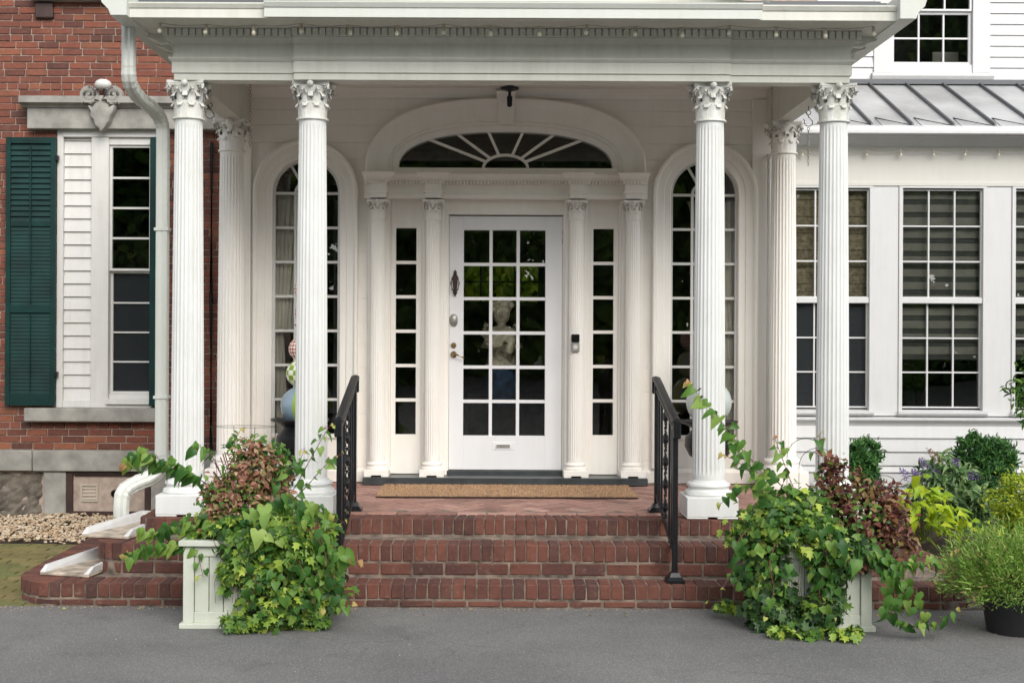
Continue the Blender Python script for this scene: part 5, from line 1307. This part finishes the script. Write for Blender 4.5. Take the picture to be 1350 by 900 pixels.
vine(vn, V3((360, 670, 7.3), (375, 655, 7.2), (395, 670, 7.1), (410, 690, 7.05)), 9, .09, tipn=0)
vine(vn, V3((330, 700, 7.2), (325, 730, 7.1), (335, 770, 7.08), (325, 800, 7.06)), 8, .075, tipn=1)
vine(vn, V3((385, 700, 7.15), (395, 740, 7.06), (410, 780, 7.04), (420, 808, 7.02)), 9, .075, tipn=1)
vine(vn, V3((420, 720, 7.2), (440, 760, 7.1), (448, 800, 7.05), (465, 795, 7.0)), 8, .07, tipn=2)
vine(vn, V3((275, 700, 7.3), (262, 725, 7.22), (268, 760, 7.16)), 6, .06, tipn=1)
vine(vn, V3((350, 650, 7.4), (372, 625, 7.4), (392, 612, 7.4), (402, 590, 7.4)), 7, .06, tipn=2)
vine(vn, V3((300, 650, 7.45), (285, 610, 7.45), (268, 590, 7.45), (250, 595, 7.4)), 8, .075, tipn=1)
foliage(vn, 'small_leaves', HEART, [(340, 710, 7.15, .2, .08, .1, 130), (380, 765, 7.1, .16, .07, .2, 110), (300, 690, 7.3, .16, .1, .06, 60), (425, 745, 7.15, .12, .08, .15, 70)], .025, .06, M['vine'])
cl = thing('coleus_plant', 'dusty pink and maroon leafy plant rising behind the ivy in the left planter', 'plant', (0, 0, 0))
foliage(cl, 'foliage', OVAL, [(318, 655, 7.42, .17, .14, .16, 760), (338, 612, 7.45, .13, .12, .12, 520), (296, 682, 7.36, .13, .1, .08, 300), (362, 640, 7.5, .10, .1, .12, 300), (285, 650, 7.4, .08, .08, .06, 120)], .022, .055, M['coleuspink'], down=.1, up=.8, gapf=5)
foliage(cl, 'green_leaves', OVAL, [(345, 620, 7.5, .17, .12, .17, 460), (325, 590, 7.5, .13, .1, .07, 130), (310, 660, 7.42, .2, .15, .15, 460), (365, 610, 7.5, .08, .08, .1, 160)], .022, .05, M['vine'], down=0, up=.7)
m_ = MB()
for k in range(16):
    a = random.uniform(-.2, .2); m_.tube([(P(325, 690, 7.45)), P(325+a*150, 650, 7.45), P(325+a*300, 605+random.uniform(-10, 25), 7.48)], .004, 5)
m_.build('stems', M['redstem'], cl)
# right planter plants
iv = thing('ivy_plant', 'darker green ivy mass hanging over the right planter box and onto the asphalt', 'ivy', (0, 0, 0))
foliage(iv, 'foliage', IVY, [(1035, 680, 7.35, .22, .18, .14, 650), (1070, 705, 7.25, .2, .16, .12, 500), (1010, 690, 7.4, .15, .16, .14, 330), (985, 700, 7.4, .12, .1, .1, 200), (1090, 740, 7.17, .12, .07, .13, 260), (1045, 700, 7.17, .14, .06, .07, 220), (1080, 800, 7.13, .08, .05, .1, 130), (1045, 830, 7.05, .12, .08, .03, 160), (1105, 832, 7.02, .14, .07, .022, 170), (955, 795, 7.5, .12, .06, .03, 60), (1000, 750, 7.3, .10, .12, .2, 200)], .022, .06, M['ivy'], gapt=.1)
foliage(iv, 'shaded_foliage', IVY, [(1010, 740, 7.35, .16, .16, .24, 1000), (1020, 795, 7.25, .16, .14, .14, 750), (1095, 765, 7.15, .10, .07, .2, 420), (1085, 800, 7.15, .11, .07, .12, 300), (1040, 730, 7.4, .2, .16, .18, 500), (1120, 720, 7.2, .11, .1, .1, 200)], .034, .056, M['ivyshade'])
m_ = MB()
for k in range(12):
    x0 = random.uniform(prx0-.12, prx1-.16); dx = random.uniform(-.05, .05); m_.tube([(x0+.03, 7.3, .47), (x0, 7.18, .505), (x0+dx*.3, 7.165, .45), (x0+dx*.7, 7.15, .36), (x0+dx, 7.14, .26), (x0+dx*.6, 7.12, .15)], .0018, 4)
m_.build('stems', M['wood'], iv)
vn = thing('sweet_potato_vine', 'tall arching vine with heart shaped leaves reaching from the right planter toward the handrail', 'vine', (0, 0, 0))
vine(vn, V3((1060, 670, 7.4), (1020, 630, 7.45), (985, 600, 7.5), (955, 560, 7.5), (925, 525, 7.5), (905, 502, 7.5)), 23, .093, tipn=4)
vine(vn, V3((1050, 670, 7.4), (1010, 640, 7.35), (975, 610, 7.35), (955, 600, 7.35)), 12, .08, tipn=3)
vine(vn, V3((1060, 670, 7.4), (1045, 640, 7.5), (1030, 600, 7.5), (1022, 578, 7.5)), 10, .07, tipn=2)
vine(vn, V3((1075, 670, 7.4), (1078, 630, 7.5), (1080, 590, 7.5), (1082, 570, 7.5)), 8, .065, tipn=3)
vine(vn, V3((1050, 680, 7.3), (1020, 660, 7.2), (1005, 650, 7.2)), 9, .08, tipn=0)
vine(vn, V3((1110, 700, 7.25), (1150, 730, 7.1), (1190, 745, 7.05), (1235, 745, 7.05)), 17, .095, tipn=1)
vine(vn, V3((1130, 720, 7.2), (1170, 755, 7.05), (1180, 790, 7.0), (1170, 815, 6.98)), 12, .10, tipn=0)
vine(vn, V3((1160, 740, 7.1), (1195, 770, 7.0), (1205, 800, 6.98), (1215, 822, 6.98)), 8, .095, tipn=0)
vine(vn, V3((1180, 815, 7.0), (1205, 825, 7.0), (1235, 820, 7.0), (1262, 803, 7.05)), 9, .07, tipn=1)
vine(vn, V3((1080, 690, 7.2), (1090, 700, 7.08), (1105, 730, 7.02), (1130, 745, 7.0)), 11, .1, tipn=0)
vine(vn, V3((1200, 730, 7.2), (1240, 735, 7.2), (1265, 720, 7.3)), 6, .06, tipn=3)
vine(vn, V3((1030, 700, 7.2), (1015, 740, 7.08), (1020, 780, 7.05), (1005, 815, 7.03)), 8, .07, tipn=1)
vine(vn, V3((1000, 690, 7.3), (975, 710, 7.2), (965, 750, 7.15), (950, 780, 7.12)), 8, .065, tipn=2)
vine(vn, V3((1085, 700, 7.15), (1090, 740, 7.05), (1080, 780, 7.03), (1095, 820, 7.0)), 8, .07, tipn=1)
vine(vn, V3((1020, 660, 7.4), (990, 640, 7.4), (965, 650, 7.35), (945, 670, 7.3)), 8, .07, tipn=2)
foliage(vn, 'small_leaves', HEART, [(1040, 690, 7.2, .2, .1, .1, 120), (1015, 750, 7.15, .14, .08, .2, 90), (1090, 750, 7.1, .1, .05, .18, 70), (1060, 660, 7.35, .18, .1, .08, 90)], .025, .06, M['vine'])
cl = thing('coleus_plant', 'dark maroon leafy plant with tall spires in the right planter', 'plant', (0, 0, 0))
foliage(cl, 'foliage', OVAL, [(1150, 690, 7.35, .17, .15, .16, 700), (1165, 665, 7.4, .13, .12, .12, 400), (1120, 655, 7.4, .12, .1, .16, 350), (1180, 700, 7.3, .12, .1, .12, 320), (1095, 630, 7.45, .05, .05, .14, 150), (1100, 650, 7.42, .1, .1, .08, 120), (1140, 735, 7.22, .12, .08, .06, 130)], .03, .062, M['coleus'], down=.1, up=.8)
foliage(cl, 'green_leaves', OVAL, [(1130, 680, 7.3, .17, .13, .14, 150), (1100, 640, 7.45, .1, .1, .12, 60), (1150, 720, 7.22, .13, .08, .07, 70)], .025, .05, M['vine'], down=0, up=.7)
foliage(cl, 'pale_florets', OVAL, [(1118, 660, 7.36, .04, .05, .1, 46), (1130, 672, 7.28, .05, .03, .04, 34)], .018, .034, M['paleleaf'], down=0, up=.7)
m_ = MB()
for k in range(16):
    a = random.uniform(-.3, .35); m_.tube([P(1125, 710, 7.4), P(1125+a*110, 670, 7.4), P(1120+a*230, 625+random.uniform(-12, 30)+60*abs(a), 7.42)], .004, 5)
m_.build('stems', M['redstem'], cl)
# small wire hoops in the planters
def hoops(pts, r, label, name='wire_plant_support'):
    t = thing(name, label, 'wire support', (0, 0, 0)); mb = MB()
    for (a, h) in pts: mb.tube([a+Vector((-r*math.cos(q_), 0, h+r*math.sin(q_))) if 0 <= q_ <= PI else a for q_ in [PI*k/14 for k in range(15)]], .0025, 4); mb.tube([a+Vector((-r, 0, 0)), a+Vector((-r, 0, h))], .0025, 4); mb.tube([a+Vector((r, 0, 0)), a+Vector((r, 0, h))], .0025, 4)
    mb.build('wire_hoops', M['wire'], t)
hoops([(P(1062, 660, 7.62), .26), (P(1078, 660, 7.55), .2)], .11, 'thin wire hoops standing in the right planter behind the vine')
t = thing('wire_plant_support', 'thin wire ring support standing in the left planter behind the coleus', 'wire support')
a = P(322, 562, 7.62); mb = MB().tube([a+Vector((.2*math.cos(q_), .09*math.sin(q_), 0)) for q_ in [2*PI*k/20 for k in range(21)]], .002, 4)
for k in range(4): mb.tube([a+Vector((.2*math.cos(k*1.57+.4), .09*math.sin(k*1.57+.4), 0)), a+Vector((.14*math.cos(k*1.57+.4), .06*math.sin(k*1.57+.4), -.5))], .002, 4)
mb.build('wire_ring', M['wire'], t)

# ================================================================== GARDEN ON THE RIGHT
def shrub(name, label, cat, lst, tmpl, smin, smax, mat, stempx=None, **kw):
    t = thing(name, label, cat, (0, 0, 0)); foliage(t, 'foliage', tmpl, lst, smin, smax, mat, **kw)
    if stempx:
        px, py, Y, top = stempx; m_ = MB(); b0 = P(px, py, Y)
        for k in range(9):
            a = random.uniform(-.16, .16); m_.tube([b0, b0+Vector((a*.5, random.uniform(-.05, .05), top*.5)), b0+Vector((a, random.uniform(-.08, .08), top))], [.012, .009, .004], 5)
        m_.build('stems', M['wood'], t)
    return t
shrub('yew_shrub', 'small dark green yew beside the rightmost column against white clapboards', 'shrub', [(1136, 605, 10.9, .13, .13, .16, 2600), (1125, 630, 10.9, .16, .14, .18, 2600), (1140, 640, 10.9, .12, .12, .16, 1500)], LANCE, .03, .06, M['yew'], (1135, 680, 10.9, .5), down=-.7, up=.5)
shrub('yew_shrub', 'larger dark green yew under the grid window behind the purple flowers', 'shrub', [(1285, 600, 10.9, .16, .14, .16, 2600), (1312, 605, 10.9, .16, .14, .17, 2600), (1300, 640, 10.85, .24, .16, .2, 3600)], LANCE, .03, .06, M['yew'], (1300, 690, 10.9, .55), down=-.7, up=.5)
bd = shrub('butterfly_bush', 'grey green butterfly bush with purple flower spikes in the garden bed', 'shrub', [(1245, 635, 10.2, .2, .16, .16, 520), (1265, 665, 10.1, .22, .18, .17, 620), (1225, 650, 10.2, .14, .12, .12, 260), (1240, 612, 10.3, .08, .08, .08, 90), (1290, 680, 10.05, .14, .12, .13, 240)], LANCE, .06, .12, M['budd'], (1255, 700, 10.2, .45), down=.1, up=.6)
for (a, b2, col_) in (((1188, 618), (1200, 632), 'purple'), ((1214, 604), (1222, 616), 'purple'), ((1204, 618), (1210, 630), 'purple'), ((1232, 620), (1240, 630), 'purple'), ((1262, 605), (1256, 616), 'purple'), ((1272, 628), (1286, 626), 'purple'), ((1224, 592), (1238, 608), 'coleuspink')):
    p0, p1 = P(a[0], a[1], 10.1), P(b2[0], b2[1], 10.1); n_ = 120
    tt = rng.random((n_, 1)); d = unitv(rng.normal(size=(n_, 3))); pp = np.array(p0)+(np.array(p1)-np.array(p0))*tt+d*(.008+.022*tt)
    o = leaves('flower_spike', OVAL, pp, d, rng.normal(size=(n_, 3)), rng.uniform(.010, .018, n_), M[col_], bd)
lm = thing('lime_shrub', 'bright lime green large leaved plant in the bed behind the brick steps', 'shrub', (0, 0, 0))
m_ = MB(); b0 = P(1215, 715, 9.3)
for k in range(190):
    a = random.gauss(0, .36); u = random.random(); px = 1215+a*95; py = 712-abs(random.gauss(.55, .25))*80*max(.25, 1-abs(a)*.85); Y = 9.25+random.uniform(-.2, .25)
    p_ = P(px, py, Y); sgn = 1 if px > 1215 else -1
    put_leaf(p_, (sgn*random.uniform(.1, .9)+random.uniform(-.4, .4), random.uniform(-.7, .2), random.uniform(-.7, .35)), (random.uniform(-.4, .4), -.5+random.uniform(-.3, .3), .8), random.uniform(.07, .125), M['lime'], lm, 'oval')
    if k % 6 == 0: m_.tube([b0, (b0+p_)/2+Vector((0, 0, .03)), p_], .004, 4)
m_.build('stems', M['stemgreen'], lm)
shrub('golden_cypress', 'round golden green dwarf conifer at the right edge of the bed', 'shrub', [(1352, 668, 9.5, .24, .22, .22, 6500)], LANCE, .02, .045, M['gold'], (1352, 710, 9.5, .2), down=-.6, up=.5, hollow=.75)
# branch coming in at the right edge
t = thing('young_tree', 'light green leafy branch of a young tree at the right edge of the photo', 'tree', (0, 0, 0))
foliage(t, 'crown', LANCE, [(1352, 480, 9.9, .05, .1, .08, 50), (1343, 515, 9.9, .10, .1, .10, 110), (1360, 540, 9.9, .10, .1, .12, 130), (1385, 500, 9.9, .16, .14, .24, 330)], .04, .08, M['vine'], down=.1, up=.6)
MB().tube([P(1400, 700, 9.9), P(1392, 600, 9.9), P(1380, 520, 9.9), P(1370, 450, 9.9)], [.02, .016, .01, .004], 8).build('trunk', M['wood'], t)
# pot with feathery plant
yp = 7.22; xpot = X(1338, yp, 800)
t = thing('plant_pot', 'round black plastic pot holding the feathery plant at the right of the drive', 'pot', (xpot, yp, 0))
MB().lathe([(.145, 0), (.15, .004), (.158, .06), (.172, .16), (.186, .225), (.192, .23), (.192, .25), (.18, .25), (.175, .21), (.02, .205)], n=40).build('pot_body', M['pot'], t, smooth=True)
MB().lathe([(.02, .212), (.17, .214), (.17, .218), (.02, .222)], n=24).build('potting_soil', M['soil'], t)
t = thing('feathery_plant', 'billowing light green feathery plant growing in the black pot', 'plant', (0, 0, 0))
n_ = 19000; c0 = np.array([xpot, yp, .24])
d = unitv(rng.normal(size=(n_, 3))*np.array([1, 1, .75])+np.array([0, 0, .65])); d[:, 2] = np.abs(d[:, 2])*.9-.12
az_ = np.arctan2(d[:, 1:2], d[:, :1])
rr = rng.uniform(.25, 1, (n_, 1))**.6*(1+.16*np.sin(az_*3+1)+.14*np.sin(az_*7+d[:, 2:3]*9)+np.where(rng.random((n_, 1)) < .1, .3*rng.random((n_, 1)), 0))
pp = c0+d*rr*np.array([.40, .34, .42])
leaves('foliage', T_blade(.10), pp, d+rng.normal(size=(n_, 3))*.45+np.array([0, 0, .25]), rng.normal(size=(n_, 3)), rng.uniform(.016, .042, n_), M['herb'], t)
m_ = MB()
for k in range(90):
    v = Vector(d[k*7]); m_.tube([(xpot+v.x*.06, yp+v.y*.06, .22), Vector((xpot, yp, .24))+Vector((v.x*.2, v.y*.18, v.z*.25+.03)), Vector((xpot, yp, .24))+Vector((v.x*.37, v.y*.31, v.z*.38))], [.0025, .002, .001], 3)
m_.build('stems', M['wood'], t)
# wire border fence
t = thing('wire_border_fence', 'low green wire hoop fence round the garden bed', 'fence', (0, 0, 0)); Yf = 9.75
for k, px in enumerate(range(1128, 1420, 37)):
    for dx, h, r in ((0, .36, .105), (18, .26, .05)):
        b0 = P(px+dx, 705, Yf); b0.z = .12
        pts = [b0+Vector((-r, 0, 0))]+[b0+Vector((-r*math.cos(q_), 0, h+r*math.sin(q_))) for q_ in [PI*j/12 for j in range(13)]]+[b0+Vector((r, 0, 0))]
        MB().tube(pts, .003, 4).build('hoop', M['wire'], t)
MB().tube([(X(1110, Yf), Yf, .32), (X(1420, Yf), Yf, .32)], .0025, 4).build('cross_wire', M['wire'], t)

# ================================================================== SEEN ONLY IN THE GLASS: trees across the drive, shrub behind the hall
cs = []
for k in range(34):
    x = -34+2.1*k+random.uniform(-.8, .8); y = -17-random.uniform(0, 6)
    tall = 6 if 12 < x < 22 else 4
    for j in range(tall): cs.append(((x+random.uniform(-1, 1), y+random.uniform(-1, 1), 1.2+j*(2.4 if tall > 3 else 2.0)+random.uniform(-.4, .5)), (2.3, 1.8, 1.9), 900))
P_, T_, N_ = [], [], []
for c, r, n_ in cs:
    d = unitv(rng.normal(size=(n_, 3))); P_.append(np.array(c)+d*np.array(r)*rng.uniform(.4, 1, (n_, 1))**.5); N_.append(d+rng.normal(size=(n_, 3))*.4); T_.append(rng.normal(size=(n_, 3))+np.array([0, 0, -.4]))
pp = np.concatenate(P_); pp[:, 2] = np.maximum(pp[:, 2], .05)
wd = leaves('woodland', OVAL, pp, np.concatenate(T_), np.concatenate(N_), rng.uniform(.36, .6, len(pp)), M['woods'])
wd['label'] = 'mass of leafy trees across the drive mirrored in the window panes'
t = thing('back_garden_shrub', 'bright green leaves seen through the door glass beyond the hall', 'shrub', (0, 0, 0))
p_, t_, n2 = shell([((.1, 16.0, 2.3), (1.5, .5, 1.2), 3600)])
leaves('foliage', OVAL, p_, t_, n2, rng.uniform(.12, .2, len(p_)), M['lime'], t)
leaves('shaded_foliage', OVAL, p_+np.array([0, .7, 0]), t_, n2, rng.uniform(.3, .45, len(p_)), M['woods'], t)
MB().tube([(.1, 16, -.03), (.1, 16, 2.2)], .05, 8).build('trunk', M['wood'], t)

n_ = 420
lx_ = np.concatenate([rng.uniform(-3.0, 3.2, n_), rng.uniform(-3.6, 3.6, 60)]); ly_ = np.concatenate([7.74-np.abs(rng.normal(0, .035, n_)), rng.uniform(6.2, 7.7, 60)])
N3 = len(lx_)
o = leaves('grit', (IV*np.array([1, .7, .5]), IF), np.stack([lx_, ly_, np.full(N3, .003)], 1), np.stack([rng.normal(size=N3), rng.normal(size=N3), rng.normal(size=N3)*.1], 1), np.tile([0, 0, 1.], (N3, 1)), rng.uniform(.002, .006, N3), M['pebble'])
o['label'] = 'loose grit and crumbs along the foot of the bottom step'
n_ = 46
lx_ = np.concatenate([rng.uniform(-3.1, 3.3, 30), rng.normal(2.7, .3, 16)]); ly_ = np.concatenate([7.7-np.abs(rng.normal(0, .09, 30)), rng.normal(7.5, .12, 16)])
o = leaves('fallen_leaves', OVAL, np.stack([lx_, ly_, np.full(n_, .006)], 1), np.stack([rng.normal(size=n_), rng.normal(size=n_), rng.normal(size=n_)*.15], 1), np.tile([0, 0, 1.], (n_, 1))+rng.normal(size=(n_, 3))*.3, rng.uniform(.015, .035, n_), M['tip'])
o['label'] = 'few small dry leaves fallen on the asphalt before the steps'

# ================================================================== empties sit at the base of their things
bpy.context.view_layer.update()
for t in [o for o in COL.objects if o.type == 'EMPTY' and o.parent is None and o.location.length < 1e-6 and o.rotation_euler.z == 0]:
    lo = Vector((1e9,)*3); hi = -lo
    for ch in t.children:
        for c_ in ch.bound_box:
            q_ = ch.matrix_world @ Vector(c_); lo = Vector(map(min, lo, q_)); hi = Vector(map(max, hi, q_))
    base = Vector(((lo.x+hi.x)/2, (lo.y+hi.y)/2, lo.z)); t.location = base
    for ch in t.children: ch.matrix_parent_inverse = Matrix.Translation(-base)
